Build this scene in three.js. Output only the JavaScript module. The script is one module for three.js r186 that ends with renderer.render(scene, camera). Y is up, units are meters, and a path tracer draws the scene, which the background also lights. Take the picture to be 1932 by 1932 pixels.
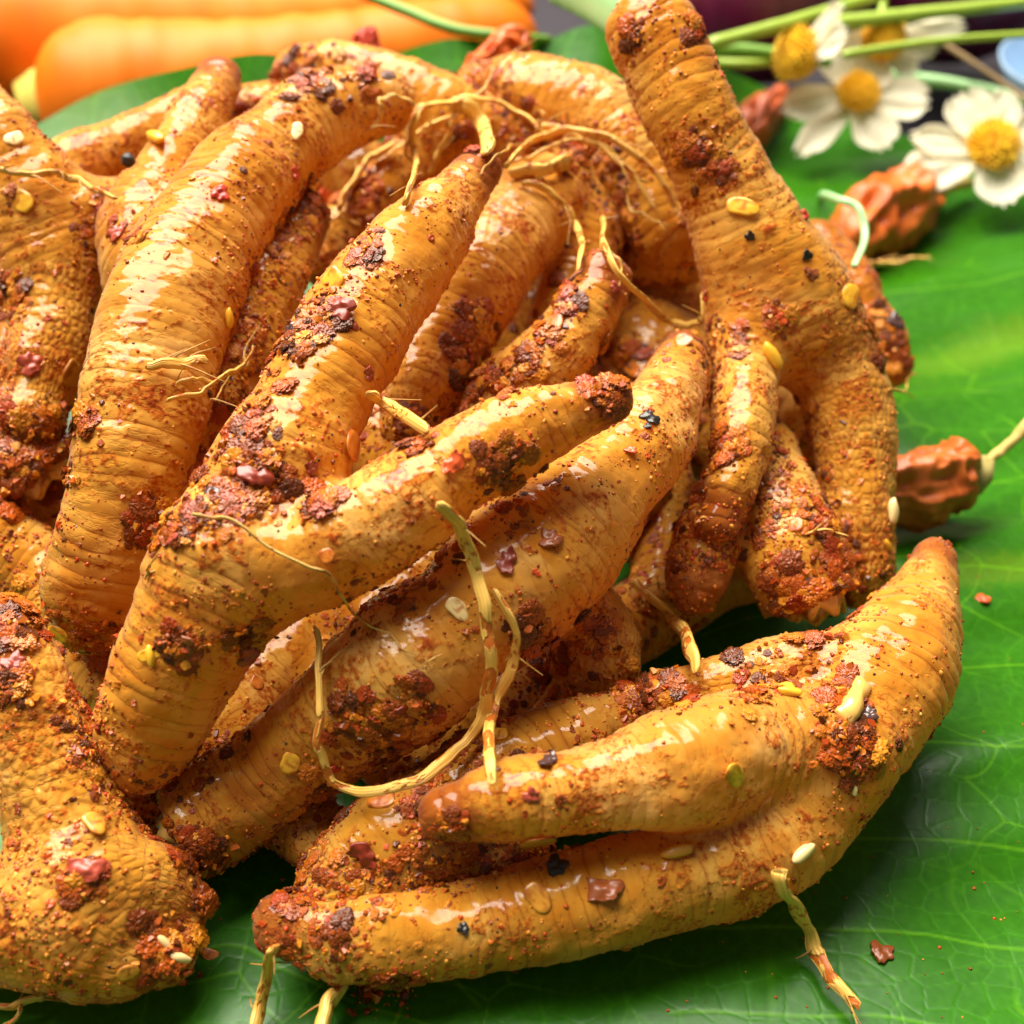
import * as THREE from 'three';
import { mergeGeometries, mergeVertices } from 'three/addons/utils/BufferGeometryUtils.js';
import { RectAreaLightUniformsLib } from 'three/addons/lights/RectAreaLightUniformsLib.js';

// ---------------------------------------------------------------- camera, light, exposure
const scene = new THREE.Scene();
const FOV = 45, PITCH = 40, DIST = 0.21;
const TARGET = new THREE.Vector3(0, 0.025, 0);
const camera = new THREE.PerspectiveCamera(FOV, 1, 0.01, 5);
{
  const a = THREE.MathUtils.degToRad(PITCH);
  camera.position.set(TARGET.x, TARGET.y + DIST * Math.sin(a), TARGET.z + DIST * Math.cos(a));
  camera.lookAt(TARGET);
  camera.updateMatrixWorld(true);
}
camera.focus = 0.178;
camera.userData.fStop = 16;
scene.background = new THREE.Color(0.165, 0.158, 0.14);          // dim even fill added all round, standing in for room bounce
RectAreaLightUniformsLib.init();
const windowLight = new THREE.RectAreaLight(new THREE.Color(1.0, 0.93, 0.82), 18.5, 1.25, 0.95);   // daylight from a tall window behind and above the food
windowLight.name = 'window_light';
windowLight.position.set(-0.30, 1.08, -0.46);
windowLight.lookAt(0, 0.03, 0);
scene.add(windowLight);

const renderer = new THREE.WebGLRenderer({ antialias: true });
renderer.toneMapping = THREE.LinearToneMapping;
renderer.toneMappingExposure = 1.03;
renderer.shadowMap.enabled = true;

// ---------------------------------------------------------------- helpers
const V = (x, y, z) => new THREE.Vector3(x, y, z);
const clamp = (x, a, b) => Math.min(b, Math.max(a, x));
const lerp = (a, b, t) => a + (b - a) * t;
const sstep = (a, b, x) => { const t = clamp((x - a) / (b - a), 0, 1); return t * t * (3 - 2 * t); };
function rngOf(seed) {
  let s = seed >>> 0;
  return () => { s = (s + 0x6d2b79f5) | 0; let t = Math.imul(s ^ (s >>> 15), 1 | s); t = (t + Math.imul(t ^ (t >>> 7), 61 | t)) ^ t; return ((t ^ (t >>> 14)) >>> 0) / 4294967296; };
}
// lattice value noise, 3-D; with a period it tiles
function hash3(x, y, z) { let h = (Math.imul(x, 374761393) + Math.imul(y, 668265263) + Math.imul(z, 2147483647 ^ 0x5bd1e995)) | 0; h = Math.imul(h ^ (h >>> 13), 1274126177); h ^= h >>> 16; return (h >>> 0) / 4294967296; }
const mod = (a, n) => ((a % n) + n) % n;
function vnoise(x, y, z, px = 0, py = 0) {
  const xi = Math.floor(x), yi = Math.floor(y), zi = Math.floor(z);
  let fx = x - xi, fy = y - yi, fz = z - zi;
  fx = fx * fx * (3 - 2 * fx); fy = fy * fy * (3 - 2 * fy); fz = fz * fz * (3 - 2 * fz);
  const X0 = px ? mod(xi, px) : xi, X1 = px ? mod(xi + 1, px) : xi + 1, Y0 = py ? mod(yi, py) : yi, Y1 = py ? mod(yi + 1, py) : yi + 1;
  const a = lerp(lerp(hash3(X0, Y0, zi), hash3(X1, Y0, zi), fx), lerp(hash3(X0, Y1, zi), hash3(X1, Y1, zi), fx), fy);
  const b = lerp(lerp(hash3(X0, Y0, zi + 1), hash3(X1, Y0, zi + 1), fx), lerp(hash3(X0, Y1, zi + 1), hash3(X1, Y1, zi + 1), fx), fy);
  return lerp(a, b, fz);
}
function fbm(x, y, z, o = 3) { let s = 0, a = 0.5, n = 0; for (let i = 0; i < o; i++) { s += a * vnoise(x, y, z); n += a; a *= 0.5; x = x * 2.03 + 17.1; y = y * 2.03 + 5.7; z = z * 2.03 + 9.2; } return s / n; }
function fbmT(x, y, px, py, z, o = 4) { let s = 0, a = 0.5, n = 0; for (let i = 0; i < o; i++) { s += a * vnoise(x, y, z + i * 7.3, px, py); n += a; a *= 0.5; x *= 2; y *= 2; px *= 2; py *= 2; } return s / n; }
// cellular noise that tiles: returns [nearest, second nearest, id]
function worleyT(x, y, px, py, seed) {
  const xi = Math.floor(x), yi = Math.floor(y); let d1 = 9, d2 = 9, id = 0;
  for (let j = -1; j <= 1; j++) for (let i = -1; i <= 1; i++) {
    const cx = mod(xi + i, px), cy = mod(yi + j, py);
    const ax = xi + i + 0.15 + 0.7 * hash3(cx, cy, seed), ay = yi + j + 0.15 + 0.7 * hash3(cx, cy, seed + 1);
    const d = Math.hypot(ax - x, ay - y);
    if (d < d1) { d2 = d1; d1 = d; id = hash3(cx, cy, seed + 2); } else if (d < d2) d2 = d;
  }
  return [d1, d2, id];
}
const lin = (r, g, b) => new THREE.Color().setRGB(r / 255, g / 255, b / 255, THREE.SRGBColorSpace);

// a place in the scene: the sight line through a point of the 1932-unit picture square, met at a height (cm) over the leaf, or at a distance
const camR = V(1, 0, 0), camU = V(0, 0, 0), camF = V(0, 0, 0);
camera.matrixWorld.extractBasis(camR, camU, camF); camF.negate();
const TAN = Math.tan(THREE.MathUtils.degToRad(FOV / 2)), CAM = camera.position.clone();
const sight = (px, py) => camF.clone().addScaledVector(camR, (px / 966 - 1) * TAN).addScaledVector(camU, (1 - py / 966) * TAN);
function at(px, py, hcm) { const d = sight(px, py); return CAM.clone().addScaledVector(d, (hcm * 0.01 - CAM.y) / d.y); }
const atDepth = (px, py, depth) => CAM.clone().addScaledVector(sight(px, py), depth);
const depthOf = (p) => p.clone().sub(CAM).dot(camF);
const unit = (p) => depthOf(p) * TAN / 966;                      // metres per picture unit at p
function toPx(p) { const q = p.clone().sub(CAM), z = q.dot(camF); return [(q.dot(camR) / z / TAN + 1) * 966, (1 - q.dot(camU) / z / TAN) * 966, z]; }

const taken = new Map();
function numbered(name) { const n = taken.get(name) ?? 0; taken.set(name, n + 1); return n ? name + '_' + String(n).padStart(3, '0') : name; }
function tag(o, label, category, group, kind) { o.userData.label = label; if (category) o.userData.category = category; if (group) o.userData.group = group; if (kind) o.userData.kind = kind; return o; }
function shadows(o) { o.traverse((m) => { if (m.isMesh) { m.castShadow = true; m.receiveShadow = true; } }); return o; }
function thing(name, geo, mat, label, category, group) { const m = new THREE.Mesh(geo, mat); m.name = numbered(name); tag(m, label, category, group); scene.add(m); return shadows(m); }
function groupThing(name, pos, label, category, group) { const g = new THREE.Group(); g.name = numbered(name); g.position.copy(pos); tag(g, label, category, group); scene.add(g); return g; }
function part(parent, name, geo, mat) { const m = new THREE.Mesh(geo, mat); m.name = name; parent.add(m); m.castShadow = m.receiveShadow = true; return m; }
function recentre(geo) { geo.computeBoundingBox(); const c = geo.boundingBox.getCenter(V()); c.y = geo.boundingBox.min.y; geo.translate(-c.x, -c.y, -c.z); return c; }
function tex(w, h, f, srgb) {                                     // f(x, y) -> [r, g, b] 0..255
  const d = new Uint8Array(w * h * 4);
  for (let y = 0; y < h; y++) for (let x = 0; x < w; x++) { const c = f(x, y), i = (y * w + x) * 4; d[i] = clamp(c[0], 0, 255); d[i + 1] = clamp(c[1], 0, 255); d[i + 2] = clamp(c[2], 0, 255); d[i + 3] = 255; }
  const t = new THREE.DataTexture(d, w, h); t.wrapS = t.wrapT = THREE.RepeatWrapping; t.magFilter = THREE.LinearFilter; t.minFilter = THREE.LinearFilter;
  if (srgb) t.colorSpace = THREE.SRGBColorSpace; t.needsUpdate = true; return t;
}
// a tube along points with its own radius at each, closed at both ends; uv = (metres along, turn)
function tube(pts, rad, seg = 10, wob = 0, seed = 1, flat = 1, vScale = 1) {
  const n = pts.length, pos = [], uv = [], idx = []; let nrm = V(0.3, 1, 0.2), len = 0;
  for (let i = 0; i < n; i++) {
    const t = pts[Math.min(n - 1, i + 1)].clone().sub(pts[Math.max(0, i - 1)]).normalize();
    nrm = nrm.clone().addScaledVector(t, -nrm.dot(t)).normalize(); const b = t.clone().cross(nrm);
    if (i) len += pts[i].distanceTo(pts[i - 1]);
    for (let k = 0; k <= seg; k++) {
      const a = (k % seg) / seg * Math.PI * 2, w = 1 + wob * (vnoise(i * 0.45, Math.cos(a) * 1.3 + 5, Math.sin(a) * 1.3 + seed) - 0.5) * 2;
      const p = pts[i].clone().addScaledVector(nrm, Math.cos(a) * rad[i] * w).addScaledVector(b, Math.sin(a) * rad[i] * w * flat);
      pos.push(p.x, p.y, p.z); uv.push(len, k / seg * vScale);
    }
  }
  for (let i = 0; i < n - 1; i++) for (let k = 0; k < seg; k++) { const a = i * (seg + 1) + k, b = a + seg + 1; idx.push(a, a + 1, b, b, a + 1, b + 1); }
  for (const e of [0, n - 1]) { const c = pos.length / 3, p = pts[e]; pos.push(p.x, p.y, p.z); uv.push(e ? len : 0, 0.5); for (let k = 0; k < seg; k++) { const a = e * (seg + 1) + k; e ? idx.push(c, a, a + 1) : idx.push(c, a + 1, a); } }
  const g = new THREE.BufferGeometry(); g.setAttribute('position', new THREE.Float32BufferAttribute(pos, 3)); g.setAttribute('uv', new THREE.Float32BufferAttribute(uv, 2)); g.setIndex(idx);
  g.computeVertexNormals();
  const N = g.attributes.normal; for (let i = 0; i < n; i++) { const a = i * (seg + 1), b = a + seg; const v = V(N.getX(a) + N.getX(b), N.getY(a) + N.getY(b), N.getZ(a) + N.getZ(b)).normalize(); N.setXYZ(a, v.x, v.y, v.z); N.setXYZ(b, v.x, v.y, v.z); }
  return g;
}
function spline(pts, n, tension = 0.5) { return new THREE.CatmullRomCurve3(pts, false, 'centripetal', tension).getPoints(n); }
function lerpList(list, t) { const x = clamp(t, 0, 1) * (list.length - 1), i = Math.min(list.length - 2, Math.floor(x)); return lerp(list[i], list[i + 1], x - i); }
// ---------------------------------------------------------------- skin of a braised chicken foot: scutes on the back of a toe, granules under it
const SKIN_U = 0.060, SW = 1536, SH = 768, skinH = new Float32Array(SW * SH);
const skinMap = (() => {
  const col = new Float32Array(SW * SH * 3);
  for (let y = 0; y < SH; y++) for (let x = 0; x < SW; x++) {
    const u = x / SW, v = y / SH, i = y * SW + x;
    const n1 = fbmT(u * 12, v * 8, 12, 8, 1.5, 4), n2 = fbmT(u * 6, v * 4, 6, 4, 31.5, 3), n3 = fbmT(u * 120, v * 80, 120, 80, 61.5, 3), n4 = fbmT(u * 40, v * 28, 40, 28, 91.5, 3);
    const back = Math.abs(v - 0.5) + (n1 - 0.5) * 0.22;
    const scute = 1 - sstep(0.17, 0.27, back);
    // scutes: uneven bands across the toe, with a lip on one side
    const s = u * 28 + (n2 - 0.5) * 1.7 + (n1 - 0.5) * 0.35 + Math.cos((v - 0.5) * 6.28) * 0.5, id = Math.floor(s), f = s - id;
    const depth = (0.12 + 0.88 * Math.pow(hash3(mod(id, 28), 3, 7), 1.6)) * (0.30 + 0.70 * sstep(0.38, 0.60, fbmT(u * 10, v * 4, 10, 4, 151.5, 3)));
    const lip = Math.min(f, 1 - f), groove = Math.exp(-(lip * lip) / 0.008) * depth;
    const band = 0.42 + 0.42 * (0.25 + 0.75 * depth) * Math.sqrt(Math.max(0, Math.sin(f * (0.75 + 0.25 * f) * 3.1415))) - 0.12 * groove;
    // side plates and granules
    const [d1, d2, cid] = worleyT(u * 38 + (n1 - 0.5) * 1.5, v * 28 + (n2 - 0.5) * 1.5, 38, 28, 5), edge = sstep(-0.1, 0.6, d2 - d1);
    const grain = 0.30 + 0.45 * edge * (1 - 0.5 * d1 * d1) + 0.15 * cid;
    const wr = Math.abs(fbmT(u * 60, v * 12, 60, 12, 121.5, 4) - 0.5);
    const st = sstep(0.50, 0.66, n1 * 0.42 + n4 * 0.26 + n3 * 0.32) * (0.25 + 0.75 * sstep(0.35, 0.65, n3));
    skinH[i] = clamp(lerp(grain, band, scute) * 0.85 + (n4 - 0.5) * 0.22 - 0.14 * sstep(0.03, 0, wr) + st * (0.10 + 0.55 * (n3 - 0.4)), 0, 1);
    const gap = lerp((1 - edge) * 0.22, groove * 0.8, scute);
    let r = 223, g = 155, b = 47;
    const pale = sstep(0.45, 0.75, n2); r += 14 * pale; g += 26 * pale; b += 34 * pale;
    const dull = sstep(0.5, 0.2, n1); r -= 14 * dull; g -= 24 * dull; b -= 22 * dull;
    const k = clamp(gap * 0.75, 0, 1); r = lerp(r, 158, k); g = lerp(g, 74, k); b = lerp(b, 12, k);
    r = lerp(r, 186, st); g = lerp(g, 90, st); b = lerp(b, 12, st);
    const fl = sstep(0.69, 0.72, n3 * 0.75 + n4 * 0.25); r = lerp(r, 150, fl * 0.8); g = lerp(g, 62, fl * 0.8); b = lerp(b, 24, fl * 0.8);
    col[i * 3] = r; col[i * 3 + 1] = g; col[i * 3 + 2] = b;
  }
  return tex(SW, SH, (x, y) => { const i = (y * SW + x) * 3; return [col[i], col[i + 1], col[i + 2]]; }, true);
})();
const skinBump = tex(SW, SH, (x, y) => { const h = skinH[y * SW + x] * 255; return [h, h, h]; });
const skinMat = new THREE.MeshPhysicalMaterial({ name: 'braised_skin', map: skinMap, bumpMap: skinBump, bumpScale: 0.00032, vertexColors: true, roughness: 1, transmission: 0.36, clearcoat: 0.75, clearcoatRoughness: 0.14, ior: 1.45, specularIntensity: 0.25 });
const skinAt = (u, v) => { const x = mod(u * SW, SW), y = mod(v * SH, SH), x0 = Math.floor(x), y0 = Math.floor(y), fx = x - x0, fy = y - y0, x1 = (x0 + 1) % SW, y1 = (y0 + 1) % SH; return lerp(lerp(skinH[y0 * SW + x0], skinH[y0 * SW + x1], fx), lerp(skinH[y1 * SW + x0], skinH[y1 * SW + x1], fx), fy); };

// ---------------------------------------------------------------- a foot: chains of joints swept to a distance field, joined smoothly, meshed as one skin (lengths in mm inside)
const feet = [];
function footMesh(spec, seed) {
  const cell = spec.cell ?? 0.44, K = spec.k ?? 3.2, BAND = 4.8;
  const D = (spec.back ?? V(0, 0.75, 0.66)).clone().normalize();
  const chains = spec.chains.map((c, ci) => {
    const P = c.p.map(([px, py, h, r]) => { const q = at(px, py, h); return { q: q.clone().multiplyScalar(1000), r: r * unit(q) * 1000 }; });
    const curve = new THREE.CatmullRomCurve3(P.map((a) => a.q), false, 'centripetal'), n = P.length - 1;
    const L = curve.getLength(), N = Math.max(n * 2, Math.ceil(L / 3)), pts = [];
    let along = 0, off = hash3(seed, ci, 3) * 60;
    for (let i = 0; i <= N; i++) {
      const t = i / N, x = t * n, k = Math.min(n - 1, Math.floor(x)), f = x - k, q = curve.getPoint(t);
      const ra = P[k].r, rb = P[k + 1].r, r0 = P[Math.max(0, k - 1)].r, r3 = P[Math.min(n, k + 2)].r;
      let r = ra + 0.5 * f * (rb - r0 + f * (2 * r0 - 5 * ra + 4 * rb - r3 + f * (3 * (ra - rb) + r3 - r0)));
      r *= 1 + 0.14 * (vnoise(i * 0.34, seed * 3.7, ci * 9.1) - 0.5) * 2;
      if (i) along += q.distanceTo(pts[i - 1].q);
      pts.push({ q, r, along: along + off });
    }
    const e = pts[N].q.clone().sub(pts[N - 1].q).normalize(), s = pts[0].q.clone().sub(pts[1].q).normalize();
    return { pts, N, ci, palm: c.palm, tip: c.tip, L, off, cutEnd: c.cut ? { o: pts[N].q, d: e } : null };
  });
  const lo = V(1e9, 1e9, 1e9), hi = V(-1e9, -1e9, -1e9);
  for (const c of chains) for (const p of c.pts) { lo.min(p.q.clone().subScalar(p.r + 3)); hi.max(p.q.clone().addScalar(p.r + 3)); }
  const nx = Math.ceil((hi.x - lo.x) / cell) + 2, ny = Math.ceil((hi.y - lo.y) / cell) + 2, nz = Math.ceil((hi.z - lo.z) / cell) + 2, nxy = nx * ny;
  const F = new Float32Array(nx * ny * nz).fill(99), G = chains.length > 1 ? new Float32Array(nx * ny * nz) : null;
  chains.forEach((c, ci) => {
    const A = ci ? G : F; if (ci) A.fill(99);
    for (let i = 0; i < c.N; i++) {
      const a = c.pts[i], b = c.pts[i + 1], R = Math.max(a.r, b.r) + BAND;
      const x0 = Math.max(0, Math.floor((Math.min(a.q.x, b.q.x) - R - lo.x) / cell)), x1 = Math.min(nx - 1, Math.ceil((Math.max(a.q.x, b.q.x) + R - lo.x) / cell));
      const y0 = Math.max(0, Math.floor((Math.min(a.q.y, b.q.y) - R - lo.y) / cell)), y1 = Math.min(ny - 1, Math.ceil((Math.max(a.q.y, b.q.y) + R - lo.y) / cell));
      const z0 = Math.max(0, Math.floor((Math.min(a.q.z, b.q.z) - R - lo.z) / cell)), z1 = Math.min(nz - 1, Math.ceil((Math.max(a.q.z, b.q.z) + R - lo.z) / cell));
      const dx = b.q.x - a.q.x, dy = b.q.y - a.q.y, dz = b.q.z - a.q.z, dd = 1 / (dx * dx + dy * dy + dz * dz), dr = b.r - a.r, cut = c.cutEnd && i > c.N - 5 ? c.cutEnd : null;
      for (let z = z0; z <= z1; z++) { const pz = lo.z + z * cell - a.q.z; for (let y = y0; y <= y1; y++) { const py = lo.y + y * cell - a.q.y; let o = z * nxy + y * nx + x0; for (let x = x0; x <= x1; x++, o++) {
        const px = lo.x + x * cell - a.q.x; let t = (px * dx + py * dy + pz * dz) * dd; t = t < 0 ? 0 : t > 1 ? 1 : t;
        const ex = px - dx * t, ey = py - dy * t, ez = pz - dz * t; let d = Math.sqrt(ex * ex + ey * ey + ez * ez) - a.r - dr * t;
        if (cut) { const w = (px + a.q.x - cut.o.x) * cut.d.x + (py + a.q.y - cut.o.y) * cut.d.y + (pz + a.q.z - cut.o.z) * cut.d.z; if (w > d) d = w; }
        if (d < A[o]) A[o] = d;
      } } }
    }
    if (ci) for (let o = 0; o < F.length; o++) { const a = F[o], b = G[o]; if (b > 90) continue; const h = Math.max(K - Math.abs(a - b), 0) / K; F[o] = Math.min(a, b) - h * h * K * 0.25; }
  });
  // surface nets
  const vid = new Int32Array(nx * ny * nz).fill(-1), P = [];
  const cx = [0, 1, 0, 1, 0, 1, 0, 1], cy = [0, 0, 1, 1, 0, 0, 1, 1], cz = [0, 0, 0, 0, 1, 1, 1, 1], E = [[0, 1], [2, 3], [4, 5], [6, 7], [0, 2], [1, 3], [4, 6], [5, 7], [0, 4], [1, 5], [2, 6], [3, 7]], v8 = new Float32Array(8);
  for (let z = 0; z < nz - 1; z++) for (let y = 0; y < ny - 1; y++) for (let x = 0, o = z * nxy + y * nx; x < nx - 1; x++, o++) {
    let m = 0; for (let k = 0; k < 8; k++) { const f = F[o + cx[k] + cy[k] * nx + cz[k] * nxy]; v8[k] = f; if (f < 0) m |= 1 << k; }
    if (m === 0 || m === 255) continue;
    let sx = 0, sy = 0, sz = 0, n = 0;
    for (const [a, b] of E) { if (((m >> a) & 1) === ((m >> b) & 1)) continue; const t = v8[a] / (v8[a] - v8[b]); sx += cx[a] + t * (cx[b] - cx[a]); sy += cy[a] + t * (cy[b] - cy[a]); sz += cz[a] + t * (cz[b] - cz[a]); n++; }
    vid[o] = P.length / 3; P.push(lo.x + (x + sx / n) * cell, lo.y + (y + sy / n) * cell, lo.z + (z + sz / n) * cell);
  }
  const T = [];
  const quad = (a, b, c, d, flip) => { if (flip) T.push(a, c, b, a, d, c); else T.push(a, b, c, a, c, d); };
  for (let z = 1; z < nz - 1; z++) for (let y = 1; y < ny - 1; y++) for (let x = 1, o = z * nxy + y * nx + 1; x < nx - 1; x++, o++) {
    const s = F[o] < 0;
    if (s !== F[o + 1] < 0) quad(vid[o - nx - nxy], vid[o - nxy], vid[o], vid[o - nx], !s);
    if (s !== F[o + nx] < 0) quad(vid[o - 1 - nxy], vid[o - 1], vid[o], vid[o - nxy], !s);
    if (s !== F[o + nxy] < 0) quad(vid[o - 1 - nx], vid[o - nx], vid[o], vid[o - 1], !s);
  }
  const nv = P.length / 3, N3 = new Float32Array(nv * 3);
  const normals = () => { N3.fill(0); for (let i = 0; i < T.length; i += 3) { const a = T[i] * 3, b = T[i + 1] * 3, c = T[i + 2] * 3, ux = P[b] - P[a], uy = P[b + 1] - P[a + 1], uz = P[b + 2] - P[a + 2], wx = P[c] - P[a], wy = P[c + 1] - P[a + 1], wz = P[c + 2] - P[a + 2], x = uy * wz - uz * wy, y = uz * wx - ux * wz, z = ux * wy - uy * wx; for (const k of [a, b, c]) { N3[k] += x; N3[k + 1] += y; N3[k + 2] += z; } } for (let i = 0; i < nv * 3; i += 3) { const l = Math.hypot(N3[i], N3[i + 1], N3[i + 2]) || 1; N3[i] /= l; N3[i + 1] /= l; N3[i + 2] /= l; } };
  normals();
  // owner chain, uv and stain of every vertex
  const own = new Uint8Array(nv), U = chains.map(() => null), uvOf = (c, x, y, z) => {
    let best = 1e9, bi = 0, bt = 0;
    for (let i = 0; i < c.N; i++) { const a = c.pts[i].q, b = c.pts[i + 1].q, dx = b.x - a.x, dy = b.y - a.y, dz = b.z - a.z, px = x - a.x, py = y - a.y, pz = z - a.z; let t = (px * dx + py * dy + pz * dz) / (dx * dx + dy * dy + dz * dz); t = clamp(t, 0, 1); const d = Math.hypot(px - dx * t, py - dy * t, pz - dz * t) - lerp(c.pts[i].r, c.pts[i + 1].r, t); if (d < best) { best = d; bi = i; bt = t; } }
    const a = c.pts[bi], b = c.pts[bi + 1], tx = b.q.x - a.q.x, ty = b.q.y - a.q.y, tz = b.q.z - a.q.z, tl = Math.hypot(tx, ty, tz), T0 = V(tx / tl, ty / tl, tz / tl);
    const w = V(x - lerp(a.q.x, b.q.x, bt), y - lerp(a.q.y, b.q.y, bt), z - lerp(a.q.z, b.q.z, bt)), over = w.dot(T0);
    const dor = D.clone().addScaledVector(T0, -D.dot(T0)).normalize(), bi3 = T0.clone().cross(dor);
    const ang = Math.atan2(w.dot(bi3), w.dot(dor)) / (Math.PI * 2);
    return [best, (lerp(a.along, b.along, bt) + over * 0.7) / 1000 / SKIN_U, c.palm ? 0.17 * (Math.abs(mod(ang * 2, 1) * 2 - 1) * 2 - 1) : ang + 0.5, lerp(a.along, b.along, bt) - c.off + over];
  };
  const info = new Array(nv), Q = P.slice();
  for (let i = 0; i < nv; i++) {
    const x = P[i * 3], y = P[i * 3 + 1], z = P[i * 3 + 2]; let b = null;
    chains.forEach((c, ci) => { const q = uvOf(c, x, y, z); if (!b || q[0] < b[0]) { b = q; own[i] = ci; } });
    const h = skinAt(b[1], b[2]), amp = 0.55, lump = (vnoise(x * 0.16 + seed * 7, y * 0.16, z * 0.16) - 0.5) * 1.1 + (vnoise(x * 0.42, y * 0.42 + seed * 5, z * 0.42) - 0.5) * 0.5;
    const d = (h - 0.5) * amp * (chains[own[i]].palm ? 0.55 : 1) * (spec.relief ?? 1) + lump; info[i] = b;
    for (let k = 0; k < 3; k++) Q[i * 3 + k] = P[i * 3 + k] + N3[i * 3 + k] * d;
  }
  for (let i = 0; i < nv * 3; i++) P[i] = Q[i];
  normals();
  const C = new Float32Array(nv * 3);
  for (let i = 0; i < nv; i++) {
    const x = P[i * 3], y = P[i * 3 + 1], z = P[i * 3 + 2], c = chains[own[i]], b = info[i];
    const a = fbm(x * 0.09 + seed * 3, y * 0.09, z * 0.09, 3), g = fbm(x * 0.9, y * 0.9, z * 0.9, 2);
    let s = sstep(0.46, 0.74, a * 0.6 + g * 0.4) * 0.6 + (spec.stain ?? 0);
    const pl = sstep(0.50, 0.70, fbm(x * 0.07, y * 0.07 + seed * 5, z * 0.07, 2)), tn = 0.93 + 0.12 * hash3(seed, 5, 9);
    let r = lerp(1.0, 0.80, s) * tn, gg = lerp(1.0, 0.52, s) * (tn - 0.01 + 0.05 * pl), bb = lerp(1.0, 0.20, s) * (tn + 0.5 * pl);
    const e = Math.min(c.tip ? c.L - b[3] : 99, 99) + (g - 0.5) * 5 + (a - 0.5) * 4, tp = sstep(6.5, 2.0, e);   // the blunt claw end, cooked darker
    r = lerp(r, 0.56, tp); gg = lerp(gg, 0.34, tp); bb = lerp(bb, 0.30, tp);
    C[i * 3] = r; C[i * 3 + 1] = gg; C[i * 3 + 2] = bb;
  }
  // split vertices where the uv jumps
  const key = new Map(), pos = [], nor = [], uv = [], col = [], idx = new Uint32Array(T.length);
  const base = V((lo.x + hi.x) / 2, lo.y + 3, (lo.z + hi.z) / 2);
  for (let i = 0; i < T.length; i += 3) {
    const o = own[T[i]] === own[T[i + 1]] || own[T[i]] === own[T[i + 2]] ? own[T[i]] : own[T[i + 1]], c = chains[o];
    const q = [0, 1, 2].map((k) => { const j = T[i + k]; return own[j] === o ? info[j] : uvOf(c, P[j * 3], P[j * 3 + 1], P[j * 3 + 2]); });
    const wrap = !c.palm && Math.max(q[0][2], q[1][2], q[2][2]) - Math.min(q[0][2], q[1][2], q[2][2]) > 0.5;
    for (let k = 0; k < 3; k++) {
      const j = T[i + k], v = q[k][2] + (wrap && q[k][2] < 0.5 ? 1 : 0), kk = (j * 8 + o) * 2 + (v > 1 ? 1 : 0); let id = key.get(kk);
      if (id === undefined) { id = pos.length / 3; key.set(kk, id); for (let a = 0; a < 3; a++) { pos.push((P[j * 3 + a] - (a === 0 ? base.x : a === 1 ? base.y : base.z)) * 0.001); nor.push(N3[j * 3 + a]); col.push(C[j * 3 + a]); } uv.push(q[k][1], v); }
      idx[i + k] = id;
    }
  }
  const g = new THREE.BufferGeometry();
  g.setAttribute('position', new THREE.Float32BufferAttribute(pos, 3)); g.setAttribute('normal', new THREE.Float32BufferAttribute(nor, 3)); g.setAttribute('uv', new THREE.Float32BufferAttribute(uv, 2)); g.setAttribute('color', new THREE.Float32BufferAttribute(col, 3)); g.setIndex(new THREE.BufferAttribute(idx, 1));
  const W = new Float32Array(nv * 3); for (let i = 0; i < nv * 3; i++) W[i] = P[i] * 0.001;
  return { g, base: base.multiplyScalar(0.001), W, N3, nv, tris: T.length / 3, chains };
}
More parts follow.
